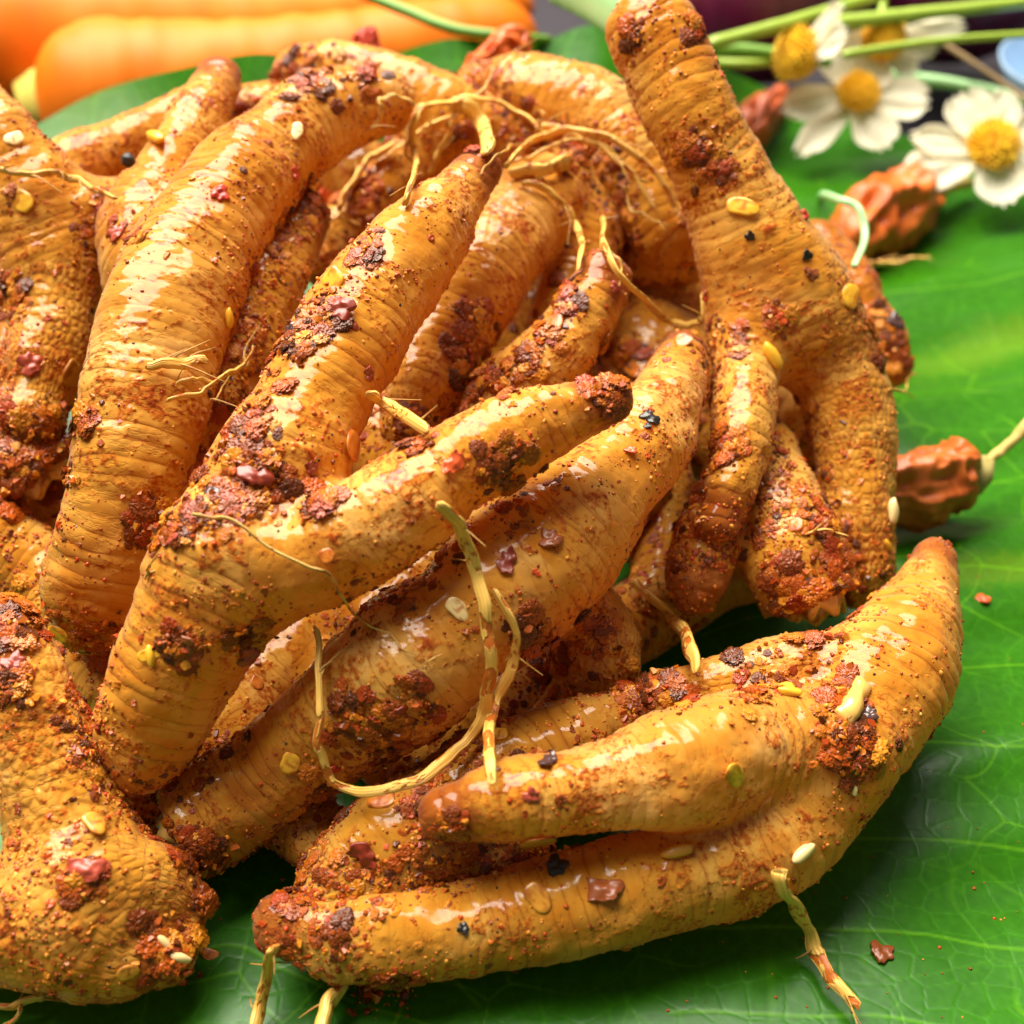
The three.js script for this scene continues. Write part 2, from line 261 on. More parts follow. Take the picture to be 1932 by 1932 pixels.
// ---------------------------------------------------------------- the feet of the heap: [picture x, picture y, height over the leaf in cm, half width]
const T = true;
const FEET = [
  { label: 'chicken foot standing tall beside the flowers, its shank raised and toes hanging down', k: 6, chains: [
    { p: [[1478, 600, 4.7, 108], [1430, 480, 5.6, 118], [1372, 350, 6.6, 98], [1296, 205, 7.7, 92], [1258, 115, 8.3, 90], [1236, 68, 8.6, 84]] },
    { p: [[1440, 510, 4.9, 84], [1412, 640, 4.5, 72], [1405, 760, 4.2, 66], [1396, 860, 3.9, 58], [1375, 930, 3.6, 48], [1352, 985, 3.3, 42]], tip: T },
    { p: [[1500, 560, 4.9, 100], [1570, 690, 3.9, 98], [1610, 820, 3.1, 82], [1615, 960, 2.3, 74], [1610, 1075, 1.5, 66]], palm: T }] },
  { label: 'chicken foot curled on the leaf with long toes spread at the front of the heap', chains: [
    { p: [[1600, 1400, 1.9, 110], [1690, 1250, 2.2, 112], [1735, 1140, 2.3, 78], [1765, 1060, 2.3, 40]], tip: T },
    { p: [[1650, 1290, 2.2, 96], [1540, 1265, 2.3, 70], [1400, 1290, 2.2, 66], [1260, 1330, 2.0, 66]], palm: T },
    { p: [[1560, 1420, 2.0, 112], [1420, 1410, 2.4, 112], [1300, 1445, 2.6, 104], [1150, 1480, 2.7, 86], [980, 1510, 2.7, 80], [835, 1535, 2.6, 54]], tip: T },
    { p: [[1560, 1440, 1.7, 110], [1440, 1580, 1.3, 112], [1250, 1660, 1.2, 100], [1050, 1715, 1.1, 92], [850, 1752, 1.05, 86], [680, 1768, 1.05, 84], [535, 1745, 1.05, 56]], tip: T }] },
  { label: 'thick chicken foot lying across the middle of the heap, a long root looped over it', k: 4, chains: [
    { p: [[1000, 1055, 3.9, 128], [1120, 940, 4.3, 104], [1230, 810, 4.5, 84], [1275, 720, 4.6, 66], [1288, 660, 4.6, 42]], tip: T },
    { p: [[1040, 1030, 3.9, 118], [900, 1150, 3.7, 132], [760, 1265, 3.1, 130], [600, 1390, 2.1, 108], [470, 1490, 1.4, 98], [350, 1570, 1.0, 88]], cut: T },
    { p: [[1030, 1090, 3.0, 88], [1125, 1190, 2.2, 80], [1110, 1300, 1.5, 72], [1020, 1410, 1.0, 64]], palm: T }] },
  { label: 'chicken foot at the crown of the heap, gripping with three toes spread wide', k: 4, chains: [
    { p: [[470, 1010, 4.7, 120], [520, 900, 5.3, 122], [600, 740, 5.9, 118], [690, 590, 6.4, 102], [800, 450, 6.8, 86], [900, 325, 7.2, 50]], tip: T },
    { p: [[470, 1060, 4.6, 120], [600, 1050, 4.9, 104], [720, 980, 5.3, 98], [850, 890, 5.7, 86], [1000, 810, 6.0, 72], [1150, 752, 6.2, 48]], tip: T },
    { p: [[430, 1060, 4.6, 140], [370, 1180, 3.9, 132], [310, 1300, 3.1, 112], [265, 1400, 2.4, 84], [250, 1440, 2.2, 56]] }] },
  { label: 'long chicken foot leaning down the side of the heap under the grass-green leaf edge', chains: [
    { p: [[720, 195, 7.2, 62], [620, 215, 7.2, 78], [500, 305, 6.9, 92], [400, 430, 6.5, 108], [315, 600, 5.8, 124], [270, 780, 5.0, 120], [235, 960, 4.0, 112], [190, 1090, 3.1, 98], [165, 1165, 2.6, 70]] },
    { p: [[300, 560, 5.6, 90], [275, 440, 6.1, 84], [325, 320, 6.6, 66], [380, 220, 7.0, 52], [412, 148, 7.2, 44]], tip: T }] },
  { label: 'chicken foot with a short blunt toe tucked between two long toes', chains: [
    { p: [[400, 740, 4.6, 84], [455, 620, 5.1, 80], [520, 500, 5.6, 70], [572, 415, 5.9, 48]], tip: T },
    { p: [[400, 740, 4.5, 84], [360, 860, 3.7, 84], [340, 960, 3.0, 76]] }] },
  { label: 'webbed chicken foot at the heap side with a cut dark bone end below it', chains: [
    { p: [[100, 480, 5.5, 100], [60, 380, 6.2, 96], [10, 290, 6.9, 72], [-60, 200, 7.4, 60]] },
    { p: [[110, 440, 5.6, 100], [105, 560, 5.0, 88], [85, 680, 4.4, 76], [55, 790, 3.9, 62]], palm: T },
    { p: [[90, 460, 5.4, 100], [170, 420, 5.7, 80], [230, 390, 5.7, 60]], palm: T }] },
  { label: 'chicken foot with broad scaly sole turned up on the leaf, red crumbs at its heel', back: V(0.1, -0.75, -0.66), k: 5, relief: 0.6, chains: [
    { p: [[150, 1660, 1.5, 112], [125, 1550, 1.9, 112], [85, 1430, 2.5, 100], [45, 1300, 3.1, 92], [12, 1200, 3.5, 74]] },
    { p: [[150, 1690, 1.4, 118], [230, 1660, 1.5, 88], [295, 1668, 1.4, 66], [355, 1705, 1.1, 42]], palm: T },
    { p: [[140, 1720, 1.2, 110], [225, 1775, 1.0, 80], [315, 1805, 0.8, 50]], palm: T },
    { p: [[130, 1730, 1.2, 110], [165, 1800, 0.9, 80], [215, 1830, 0.8, 54]], palm: T },
    { p: [[130, 1690, 1.3, 118], [40, 1750, 1.1, 110], [-50, 1740, 1.1, 100]], palm: T }] },
  { label: 'ridged chicken foot in the hollow of the heap, dark crumbs along its toe', chains: [
    { p: [[1060, 360, 5.4, 72], [1000, 400, 5.5, 84], [930, 490, 5.3, 86], [860, 610, 4.8, 80], [805, 720, 4.3, 74], [780, 800, 3.8, 64]] },
    { p: [[1070, 350, 5.3, 72], [1110, 430, 4.9, 66], [1080, 520, 4.4, 64], [1050, 600, 4.0, 56]] },
    { p: [[1050, 360, 5.3, 66], [1120, 300, 5.5, 60], [1150, 270, 5.5, 50]], palm: T }] },
  { label: 'small chicken foot pointing up from the hollow, red paste below its tip', chains: [
    { p: [[900, 850, 3.4, 72], [960, 760, 4.2, 72], [1030, 690, 4.8, 66], [1085, 620, 5.2, 66], [1140, 525, 5.7, 48]], tip: T },
    { p: [[900, 850, 3.4, 72], [1010, 870, 3.2, 70], [1130, 850, 3.2, 60]] }] },
  { label: 'chicken foot behind the tall raised shank, half hidden by hair roots', chains: [
    { p: [[915, 165, 6.4, 52], [1010, 180, 6.5, 72], [1110, 225, 6.3, 86], [1200, 320, 5.7, 88], [1260, 430, 5.0, 76]] },
    { p: [[1285, 480, 4.4, 62], [1215, 486, 4.1, 50], [1140, 505, 3.8, 46]] }] },
  { label: 'chicken foot at the back of the heap under a knot of hair roots', chains: [
    { p: [[560, 140, 6.6, 50], [640, 135, 6.8, 60], [760, 180, 6.5, 66], [860, 230, 6.1, 76], [980, 290, 5.5, 74]] },
    { p: [[840, 250, 5.8, 70], [760, 330, 5.2, 70], [690, 400, 4.7, 62], [620, 480, 4.0, 60]] }] },
  { label: 'chicken foot at the back with a black peppercorn resting on it', chains: [
    { p: [[80, 380, 5.0, 70], [180, 310, 5.6, 66], [290, 260, 6.0, 66], [400, 215, 6.2, 60], [500, 205, 6.3, 52]] },
    { p: [[200, 330, 5.2, 70], [120, 420, 4.6, 70], [60, 520, 4.0, 70]] }] },
  { label: 'chicken shank with a broken hollow bone end, set under the hanging toes', chains: [
    { p: [[1440, 860, 2.9, 66], [1460, 950, 2.8, 78], [1490, 1040, 2.5, 94], [1530, 1135, 2.0, 88]], cut: T },
    { p: [[1400, 900, 3.1, 66], [1345, 980, 2.9, 62], [1318, 1070, 2.5, 60], [1310, 1120, 2.2, 44]], tip: T }] },
  { label: 'chicken foot low in the heap with its toe tip pointing under the centre foot', chains: [
    { p: [[1195, 1345, 1.9, 50], [1080, 1395, 1.9, 78], [930, 1470, 1.7, 96], [780, 1580, 1.4, 112], [660, 1680, 1.05, 100], [610, 1760, 0.9, 70]] },
    { p: [[930, 1470, 1.7, 96], [960, 1560, 1.2, 86], [940, 1640, 0.95, 74]] }] },
  { label: 'dark coated chicken toe poking out behind the tall foot, above the leaf', stain: 0.6, chains: [
    { p: [[1540, 480, 3.0, 60], [1600, 560, 2.8, 58], [1655, 635, 2.4, 52], [1686, 695, 2.0, 36]] }] },
  { label: 'chicken shank with an open bone end full of dark paste beside the long leaning foot', chains: [
    { p: [[-80, 780, 3.9, 90], [-10, 830, 3.5, 88], [70, 905, 2.9, 84]], cut: T }] },
  { label: 'shaded chicken foot under the heap side, below the dark bone end', chains: [
    { p: [[-60, 1000, 2.6, 90], [60, 1080, 2.0, 86], [170, 1210, 1.4, 84], [270, 1330, 1.0, 80]] }] },
  // feet deep inside, seen through the gaps
  { label: 'chicken foot buried in the middle of the heap under the ridged toes', cell: 0.75, chains: [
    { p: [[620, 700, 3.2, 90], [760, 860, 3.0, 96], [900, 980, 2.6, 96], [1040, 1000, 2.3, 84], [1200, 930, 2.2, 76]] },
    { p: [[900, 980, 2.6, 90], [820, 1100, 2.0, 84], [700, 1180, 1.6, 80]] }] },
  { label: 'chicken foot buried at the foot of the tall shank, deep in shadow', cell: 0.75, chains: [
    { p: [[1100, 600, 3.2, 76], [1220, 640, 2.8, 76], [1330, 720, 2.4, 76], [1450, 780, 2.0, 70], [1560, 850, 1.5, 60]] },
    { p: [[1220, 650, 2.8, 70], [1230, 820, 2.2, 70], [1250, 1000, 1.7, 66], [1240, 1120, 1.5, 66]] }] },
  { label: 'chicken foot buried at the back of the heap, below the ridged foot', cell: 0.75, chains: [
    { p: [[480, 420, 4.3, 80], [620, 360, 4.3, 86], [800, 380, 3.9, 86], [960, 420, 3.6, 80], [1150, 420, 3.5, 80], [1300, 430, 3.3, 70]] },
    { p: [[800, 400, 3.8, 80], [700, 560, 3.4, 80], [620, 700, 2.9, 80]] }] },
  { label: 'chicken foot buried under the crown foot, deep beside the leaning foot', cell: 0.75, chains: [
    { p: [[280, 1500, 0.85, 86], [420, 1360, 0.95, 92], [560, 1230, 1.1, 96], [700, 1120, 1.3, 90]] },
    { p: [[560, 1230, 1.1, 90], [660, 1330, 0.9, 84], [760, 1440, 0.75, 74]] },
    { p: [[430, 1360, 0.95, 84], [520, 1480, 0.8, 74], [580, 1570, 0.7, 64], [625, 1640, 0.6, 48]] }] },
  { label: 'chicken foot buried below the small upturned foot', cell: 0.75, chains: [
    { p: [[760, 760, 2.2, 84], [880, 650, 2.6, 86], [1000, 560, 2.9, 86], [1120, 470, 3.1, 80]] },
    { p: [[880, 650, 2.5, 80], [1000, 700, 2.2, 80], [1140, 740, 2.0, 76], [1300, 800, 1.7, 76], [1440, 900, 1.3, 70]] }] },
  { label: 'chicken foot buried low behind the curled foot, under the broken shank', cell: 0.75, chains: [
    { p: [[860, 1420, 0.8, 70], [960, 1330, 1.0, 86], [1060, 1260, 1.0, 84], [1180, 1180, 0.9, 78], [1300, 1110, 0.9, 76], [1420, 1060, 0.9, 70]] }] },
  { label: 'chicken foot buried at the heap side below the open bone end', cell: 0.75, chains: [
    { p: [[-120, 900, 2.3, 100], [40, 970, 1.9, 100], [150, 1030, 1.6, 90], [220, 1150, 1.2, 80]] },
    { p: [[40, 970, 1.9, 90], [20, 820, 2.8, 86], [40, 680, 3.4, 80]] }] },
  { label: 'chicken foot buried behind the hanging toe of the tall foot', cell: 0.75, chains: [
    { p: [[1040, 600, 3.0, 80], [1160, 590, 2.9, 84], [1290, 570, 2.8, 84], [1420, 560, 2.6, 76], [1520, 600, 2.2, 66]] },
    { p: [[1290, 570, 2.7, 76], [1300, 480, 3.0, 76], [1330, 400, 3.2, 70]] }] },
  { label: 'chicken foot buried behind the webbed foot at the side', cell: 0.75, chains: [
    { p: [[-90, 560, 3.2, 90], [20, 600, 3.2, 90], [140, 640, 3.0, 84], [240, 720, 2.6, 80]] }] },
];
let trisAll = 0;
FEET.forEach((s, i) => {
  const m = footMesh(s, i + 1), o = thing('chicken_foot', m.g, skinMat, s.label, 'chicken foot', 'braised chicken feet in the heap');
  o.position.copy(m.base); m.o = o; feet.push(m); trisAll += m.tris;
});
// broken bone ends: a hollow shaft standing a little out of the cut
const boneMat = new THREE.MeshPhysicalMaterial({ map: tex(256, 64, (x, y) => { const n = fbmT(x / 256 * 12, y / 64 * 4, 12, 4, 5.5, 4), k = sstep(0.5, 0.62, n); return [lerp(222, 150, k), lerp(170, 84, k), lerp(84, 36, k)]; }, true), roughness: 0.4, clearcoat: 0.6 });
const marrowMat = new THREE.MeshPhysicalMaterial({ color: lin(62, 30, 20), roughness: 0.5, clearcoat: 0.7, clearcoatRoughness: 0.2 });
for (const f of feet) f.chains.forEach((c) => {
  if (!c.cutEnd) return;
  const e = c.pts[c.N], R = e.r * 0.001, d = c.cutEnd.d, o = e.q.clone().multiplyScalar(0.001).sub(f.base), q = new THREE.Quaternion().setFromUnitVectors(V(0, 1, 0), d), ring = [[0.62, -0.004], [0.66, 0.0006], [0.62, 0.0022], [0.52, 0.0026], [0.45, 0.0016], [0.43, -0.003]].map(([a, y]) => new THREE.Vector2(a * R, y));
  const g = new THREE.LatheGeometry(ring, 40), p = g.attributes.position; for (let i = 0; i < p.count; i++) { const a = Math.atan2(p.getZ(i), p.getX(i)), k = 1 + 0.16 * (vnoise(Math.cos(a) * 2 + 3, Math.sin(a) * 2, R * 1e4) - 0.5) * 2; p.setXYZ(i, p.getX(i) * k, p.getY(i) + 0.0016 * (vnoise(Math.cos(a) * 3, Math.sin(a) * 3 + 7, R * 1e4) - 0.5) * 2, p.getZ(i) * k); } g.computeVertexNormals();
  const b = part(f.o, 'bone_end', g, boneMat); b.position.copy(o); b.quaternion.copy(q);
  const mg = new THREE.CircleGeometry(R * 0.46, 24, 0, Math.PI * 2).rotateX(-Math.PI / 2).translate(0, 0.0005, 0), m = part(f.o, 'marrow', mg, marrowMat); m.position.copy(o); m.quaternion.copy(q);
});
{ // the pale spur bone left standing on the curled foot
  const f = feet[1], P = [[1586, 1366, 2.85], [1602, 1340, 2.95], [1616, 1312, 2.95], [1626, 1292, 2.85]].map(([x, y, h]) => at(x, y, h).sub(f.base)), u = unit(at(1600, 1340, 3.1));
  part(f.o, 'bone_stub', tube(spline(P, 14), new Array(15).fill(0).map((_, i) => (20 + 5 * Math.sin(i * 0.5)) * u * (i === 0 || i === 14 ? 0.6 : 1)), 14, 0.34, 4), boneMat);
}
// ---------------------------------------------------------------- the table and the big leaf that serves as a plate
{
  const tm = new THREE.MeshStandardMaterial({ color: lin(46, 36, 48), roughness: 0.55, map: tex(256, 256, (x, y) => { const n = fbmT(x / 16, y / 16, 16, 16, 3.3, 4), f = ((x >> 1) + (y >> 1)) % 2; const v = 190 + 60 * (n - 0.5) + f * 14; return [v, v, v * 1.02]; }, true) });
  tm.map.repeat.set(40, 40);
  const t = new THREE.Mesh(new THREE.BoxGeometry(1.6, 0.02, 1.2), tm); t.name = 'table'; t.position.set(0, -0.022, -0.12); t.userData.kind = 'structure'; t.userData.label = 'dark purple grey table top under the leaf'; scene.add(shadows(t));
}
const LEAF = 0.42;                                               // metres that the leaf print covers
const leafMaps = (() => {
  const N = 1408, H = new Float32Array(N * N);
  // side veins run out from the hidden midrib; given as lines in metres on the leaf (x, z)
  const lines = [];
  const addLine = (pts, w) => { const q = pts.map(([px, py]) => { const p = at(px, py, 0); return [p.x, p.z]; }); const c = new THREE.CatmullRomCurve3(q.map(([x, z]) => V(x, 0, z)), false, 'centripetal').getPoints(q.length * 10); lines.push({ c, w }); };
  for (let k = 0; k < 11; k++) { const y = 560 + k * 165; addLine([[1250, y + 60 - k * 4], [1500, y + 20 + k * 3], [1750, y + 8 + k * 5], [2100, y - 40 + k * 18]], 0.00032); }
  addLine([[200, 1900], [420, 1780], [560, 1840], [900, 1980]], 0.0003); addLine([[500, 1500], [620, 1620], [900, 1900]], 0.0003);
  const D = new Float32Array(N * N).fill(1);
  for (const { c, w } of lines) for (let i = 0; i < c.length - 1; i++) {
    const a = c[i], b = c[i + 1], toI = (m) => (m / LEAF + 0.5) * N, R = 11;
    const x0 = Math.max(0, Math.floor(Math.min(toI(a.x), toI(b.x)) - R)), x1 = Math.min(N - 1, Math.ceil(Math.max(toI(a.x), toI(b.x)) + R)), y0 = Math.max(0, Math.floor(Math.min(toI(a.z), toI(b.z)) - R)), y1 = Math.min(N - 1, Math.ceil(Math.max(toI(a.z), toI(b.z)) + R));
    const dx = b.x - a.x, dz = b.z - a.z, dd = dx * dx + dz * dz;
    for (let y = y0; y <= y1; y++) for (let x = x0; x <= x1; x++) { const X = ((x + 0.5) / N - 0.5) * LEAF + (vnoise(x * 0.03, y * 0.03, 7) - 0.5) * 0.002, Z = ((y + 0.5) / N - 0.5) * LEAF + (vnoise(x * 0.03, y * 0.03, 9) - 0.5) * 0.002; const t = clamp(((X - a.x) * dx + (Z - a.z) * dz) / dd, 0, 1), d = Math.hypot(X - a.x - dx * t, Z - a.z - dz * t) / w; const o = y * N + x; if (d < D[o] * 3) D[o] = Math.min(D[o], d / 3); }
  }
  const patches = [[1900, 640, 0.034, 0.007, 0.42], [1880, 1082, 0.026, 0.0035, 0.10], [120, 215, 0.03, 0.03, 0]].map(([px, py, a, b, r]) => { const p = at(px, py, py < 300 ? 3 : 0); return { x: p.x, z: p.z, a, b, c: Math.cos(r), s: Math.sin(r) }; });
  const col = new Uint8Array(N * N * 3);
  for (let y = 0; y < N; y++) for (let x = 0; x < N; x++) {
    const o = y * N + x, u = x / N, v = y / N, X = (u - 0.5) * LEAF, Z = (v - 0.5) * LEAF;
    const wx = (vnoise(u * 50, v * 50, 3.3) - 0.5) * 0.4, wy = (vnoise(u * 50, v * 50, 8.3) - 0.5) * 0.4;
    const [a1, a2] = worleyT(u * 24 + wx, v * 30 + wy, 24, 30, 11), [b1, b2, bid] = worleyT(u * 90 + wx * 2, v * 100 + wy * 2, 90, 100, 21);
    const net = 1 - sstep(0.010, 0.040, a2 - a1), fine = (1 - sstep(0.02, 0.10, b2 - b1));
    const side = D[o] < 1 ? 1 - sstep(0.15, 0.5, D[o]) : 0, mask = sstep(0.42, 0.56, fbmT(u * 20, v * 20, 20, 20, 5.5, 2));
    const n = fbmT(u * 24, v * 24, 24, 24, 44.5, 4), g = fbmT(u * 400, v * 400, 400, 400, 77.5, 2);
    let r = 42 + 14 * (n - 0.5), gg = 98 + 24 * (n - 0.5), b = 8 + 6 * (n - 0.5);
    r += (g - 0.5) * 16; gg += (g - 0.5) * 22; b += (g - 0.5) * 10;
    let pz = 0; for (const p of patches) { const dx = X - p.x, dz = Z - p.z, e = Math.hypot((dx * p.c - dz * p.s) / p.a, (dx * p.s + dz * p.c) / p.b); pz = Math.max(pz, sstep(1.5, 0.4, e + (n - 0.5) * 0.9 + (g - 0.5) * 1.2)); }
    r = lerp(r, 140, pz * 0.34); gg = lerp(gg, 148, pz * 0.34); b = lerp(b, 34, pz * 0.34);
    const vein = clamp(side * 0.55 + net * (0.3 + 0.7 * mask) * 0.55, 0, 1); r = lerp(r, 92, vein); gg = lerp(gg, 148, vein); b = lerp(b, 16, vein);
    r += fine * 5; gg += fine * 9;
    col[o * 3] = clamp(r, 0, 255); col[o * 3 + 1] = clamp(gg, 0, 255); col[o * 3 + 2] = clamp(b, 0, 255);
    H[o] = clamp(0.55 + 0.10 * (bid - 0.5) - fine * 0.12 - vein * 0.15 + (n - 0.5) * 0.3 + (g - 0.5) * 0.12, 0, 1);
  }
  return { map: tex(N, N, (x, y) => { const i = (y * N + x) * 3; return [col[i], col[i + 1], col[i + 2]]; }, true), bump: tex(N, N, (x, y) => { const h = H[y * N + x] * 255; return [h, h, h]; }) };
})();
const leafMat = new THREE.MeshPhysicalMaterial({ name: 'leaf_blade', map: leafMaps.map, bumpMap: leafMaps.bump, bumpScale: 0.00022, roughness: 0.29, ior: 1.45, specularIntensity: 0.55 });
// margin of the leaf all round (metres), from behind the heap clockwise
const MARGIN = [
  at(-160, 330, 3.2), at(-20, 285, 3.6), at(70, 236, 3.9), at(150, 180, 4.2), at(260, 145, 4.5), at(380, 128, 4.8), at(470, 96, 5.3), at(560, 108, 5.2), at(640, 150, 4.6), at(720, 115, 4.6), at(800, 82, 4.8), at(900, 66, 5.0), at(960, 92, 4.6), at(1010, 100, 4.4), at(1060, 55, 4.8), at(1120, 30, 5.2), at(1200, 60, 4.8),
  at(1300, 110, 3.6), at(1380, 130, 2.6), at(1440, 175, 1.6), at(1560, 215, 1.0), at(1740, 262, 0.8), at(1880, 300, 0.7), at(2060, 330, 0.7), V(0.30, 0.006, -0.10), V(0.34, 0.002, 0.02), V(0.30, 0.002, 0.14), V(0.17, 0.002, 0.22), V(0, 0.002, 0.24), V(-0.17, 0.002, 0.22), V(-0.28, 0.004, 0.10), V(-0.27, 0.01, -0.02), V(-0.20, 0.02, -0.06)];
const LC = V(0.0, 0, 0.01);
const leafY = (x, z) => {                                         // soft folds of the blade, higher along the ribs
  const side = sstep(0.03, 0.09, x), dir = z * 0.98 + x * 0.17;
  return side * (0.0019 * Math.sin(dir * 135 + 0.9 + 1.5 * fbm(x * 12, z * 12, 2, 2)) + 0.0005 * Math.sin(dir * 410 + x * 30)) + 0.0016 * (fbm(x * 28, z * 28, 4, 2) - 0.5) * 2 * sstep(0.02, 0.08, Math.hypot(x, z - 0.01));
};
function marginAt(th) {                                           // by direction from the middle
  for (let i = 0; i < MARGIN.length; i++) {
    const a = MARGIN[i], b = MARGIN[(i + 1) % MARGIN.length]; let ta = Math.atan2(a.x - LC.x, -(a.z - LC.z)), tb = Math.atan2(b.x - LC.x, -(b.z - LC.z)); if (tb < ta) tb += Math.PI * 2;
    for (const t of [th, th + Math.PI * 2, th - Math.PI * 2]) if (t >= ta && t <= tb) { const f = (t - ta) / (tb - ta); const p = a.clone().lerp(b, f); return p; }
  }
  return MARGIN[0];
}
function leafPoint(m, r) { const p = LC.clone().lerp(m, r), lift = m.y * Math.pow(r, 3.2); return V(p.x, lift + leafY(p.x, p.z) * (1 - 0.5 * sstep(0.8, 1, r)), p.z); }
const leafGround = (() => {
  const NA = 420, NR = 110, pos = [], uv = [], idx = [], ms = [];
  for (let a = 0; a < NA; a++) ms.push(marginAt(-Math.PI + a / NA * Math.PI * 2));
  const sm = ms.map((m, a) => { const q = V(); for (let k = -3; k <= 3; k++) q.add(ms[mod(a + k, NA)]); return q.multiplyScalar(1 / 7); });
  for (const [dy, flip] of [[0, false], [-0.0009, true]]) {
    const o = pos.length / 3;
    for (let r = 0; r <= NR; r++) for (let a = 0; a < NA; a++) { const p = leafPoint(sm[a], Math.pow(r / NR, 0.8)); if (dy && r < NR) p.y += dy; pos.push(p.x, p.y, p.z); uv.push(p.x / LEAF + 0.5, p.z / LEAF + 0.5); }
    for (let r = 0; r < NR; r++) for (let a = 0; a < NA; a++) { const i = o + r * NA + a, j = o + r * NA + (a + 1) % NA, k = i + NA, l = j + NA; flip ? idx.push(i, k, j, j, k, l) : idx.push(i, j, k, j, l, k); }
  }
  const g = new THREE.BufferGeometry(); g.setAttribute('position', new THREE.Float32BufferAttribute(pos, 3)); g.setAttribute('uv', new THREE.Float32BufferAttribute(uv, 2)); g.setIndex(idx); g.computeVertexNormals();
  thing('serving_leaf', g, leafMat, 'large glossy green leaf with yellow veins spread under the chicken feet', 'leaf');
  return { sm };
})();
// ---------------------------------------------------------------- carrots, onions, dish behind the heap
const streak = (r, g, b, amp, sx, sy, seed) => tex(512, 256, (x, y) => { const n = fbmT(x / 512 * sx, y / 256 * sy, sx, sy, seed, 4), f = fbmT(x / 512 * sx * 6, y / 256 * sy * 4, sx * 6, sy * 4, seed + 20, 2); const k = (n - 0.5) * amp + (f - 0.5) * amp * 0.5; return [r + k, g + k * 0.9, b + k * 0.6]; }, true);
function carrot(a, b, ra, rb, label, seed) {
  const g = groupThing('carrot', a, label, 'carrot', undefined), L = b.clone().sub(a), n = 60, pts = [], rad = [];
  for (let i = 0; i <= n; i++) { const t = i / n; pts.push(L.clone().multiplyScalar(t).add(V(0, 0.002 * Math.sin(t * 5 + seed), 0.003 * Math.sin(t * 4)))); const end = Math.sqrt(Math.max(0.02, 1 - Math.pow(1 - Math.min(1, t * 7), 2))) * Math.sqrt(Math.max(0.03, 1 - Math.pow(Math.max(0, t * 9 - 8), 2))); rad.push(lerp(ra, rb, t) * end * (1 + 0.03 * (vnoise(t * 30, seed, 1) - 0.5) - 0.012 * (Math.abs(Math.sin(t * 57 + seed)) > 0.985 ? 1 : 0))); }
  part(g, 'root_body', tube(pts, rad, 40, 0.03, seed), new THREE.MeshPhysicalMaterial({ map: (() => { const t = streak(228, 116, 14, 30, 4, 3, seed + 2.5); t.repeat.set(8, 1); return t; })(), roughness: 0.5, specularIntensity: 0.45 }));
  const st = L.clone().normalize();
  part(g, 'crown_stub', tube([st.clone().multiplyScalar(-0.004), st.clone().multiplyScalar(0.0015), st.clone().multiplyScalar(0.004)], [ra * 0.22, ra * 0.36, ra * 0.42], 16, 0.2, seed + 4), new THREE.MeshStandardMaterial({ color: lin(196, 176, 70), roughness: 0.8 }));
  return g;
}
carrot(at(62, 196, 2.5), at(1010, 84, 2.2), 0.0235, 0.0130, 'smaller orange carrot lying just behind the leaf edge', 3);
carrot(at(-260, 128, 3.0), at(1004, 20, 2.0), 0.0300, 0.0110, 'large orange carrot at the back, behind the smaller carrot', 8);
function onion(c, r, label, seed) {
  const g = groupThing('red_onion', c.clone().add(V(0, -r * 0.9, 0)), label, 'onion', 'red onions behind the heap'), prof = [];
  for (let i = 0; i <= 40; i++) { const t = i / 40 * Math.PI, rr = Math.sin(t) * r * (1 + 0.04 * Math.sin(t * 2)), y = -Math.cos(t) * r * 0.9 + (i > 34 ? (i - 34) * r * 0.035 : 0); prof.push(new THREE.Vector2(Math.max(0.0004, rr), y + r * 0.9)); }
  const sk = tex(1024, 64, (x, y) => { const n = fbmT(x / 1024 * 90, y / 64 * 2, 90, 2, seed, 3), m = fbmT(x / 1024 * 6, y / 64 * 3, 6, 3, seed + 9, 3); return [92 + 50 * (n - 0.5) + 40 * (m - 0.5), 20 + 24 * (n - 0.5), 52 + 40 * (n - 0.5) + 20 * (m - 0.5)]; }, true);
  part(g, 'bulb', new THREE.LatheGeometry(prof, 64), new THREE.MeshPhysicalMaterial({ map: sk, roughness: 0.32, clearcoat: 0.4, clearcoatRoughness: 0.3 }));
  part(g, 'neck', tube([V(0, r * 1.9, 0), V(0.001, r * 2.05, 0.001), V(0.003, r * 2.3, 0)], [r * 0.2, r * 0.13, r * 0.05], 12, 0.3, seed), new THREE.MeshStandardMaterial({ color: lin(140, 96, 60), roughness: 0.9 }));
}
onion(at(1440, -40, 3.2), 0.036, 'red onion behind the tall foot and the green stems', 4.5);
onion(at(1800, -60, 3.0), 0.034, 'red onion at the back, above the white flowers', 9.5);
{ // pale blue dish
  const c = at(2075, 262, 0), g = groupThing('small_dish', V(c.x, -0.012, c.z), 'pale blue round dish partly in view behind the flowers', 'dish'), R = 0.036, pr = [[0.3, 0], [0.55, 0.002], [0.8, 0.016], [0.98, 0.030], [1.0, 0.032], [0.97, 0.032], [0.78, 0.019], [0.5, 0.005], [0.0, 0.004]].map(([r, y]) => new THREE.Vector2(Math.max(0.0002, r * R), y * 1.1));
  part(g, 'bowl', new THREE.LatheGeometry(pr, 96), new THREE.MeshPhysicalMaterial({ color: lin(168, 200, 232), roughness: 0.25, clearcoat: 0.5 }));
}
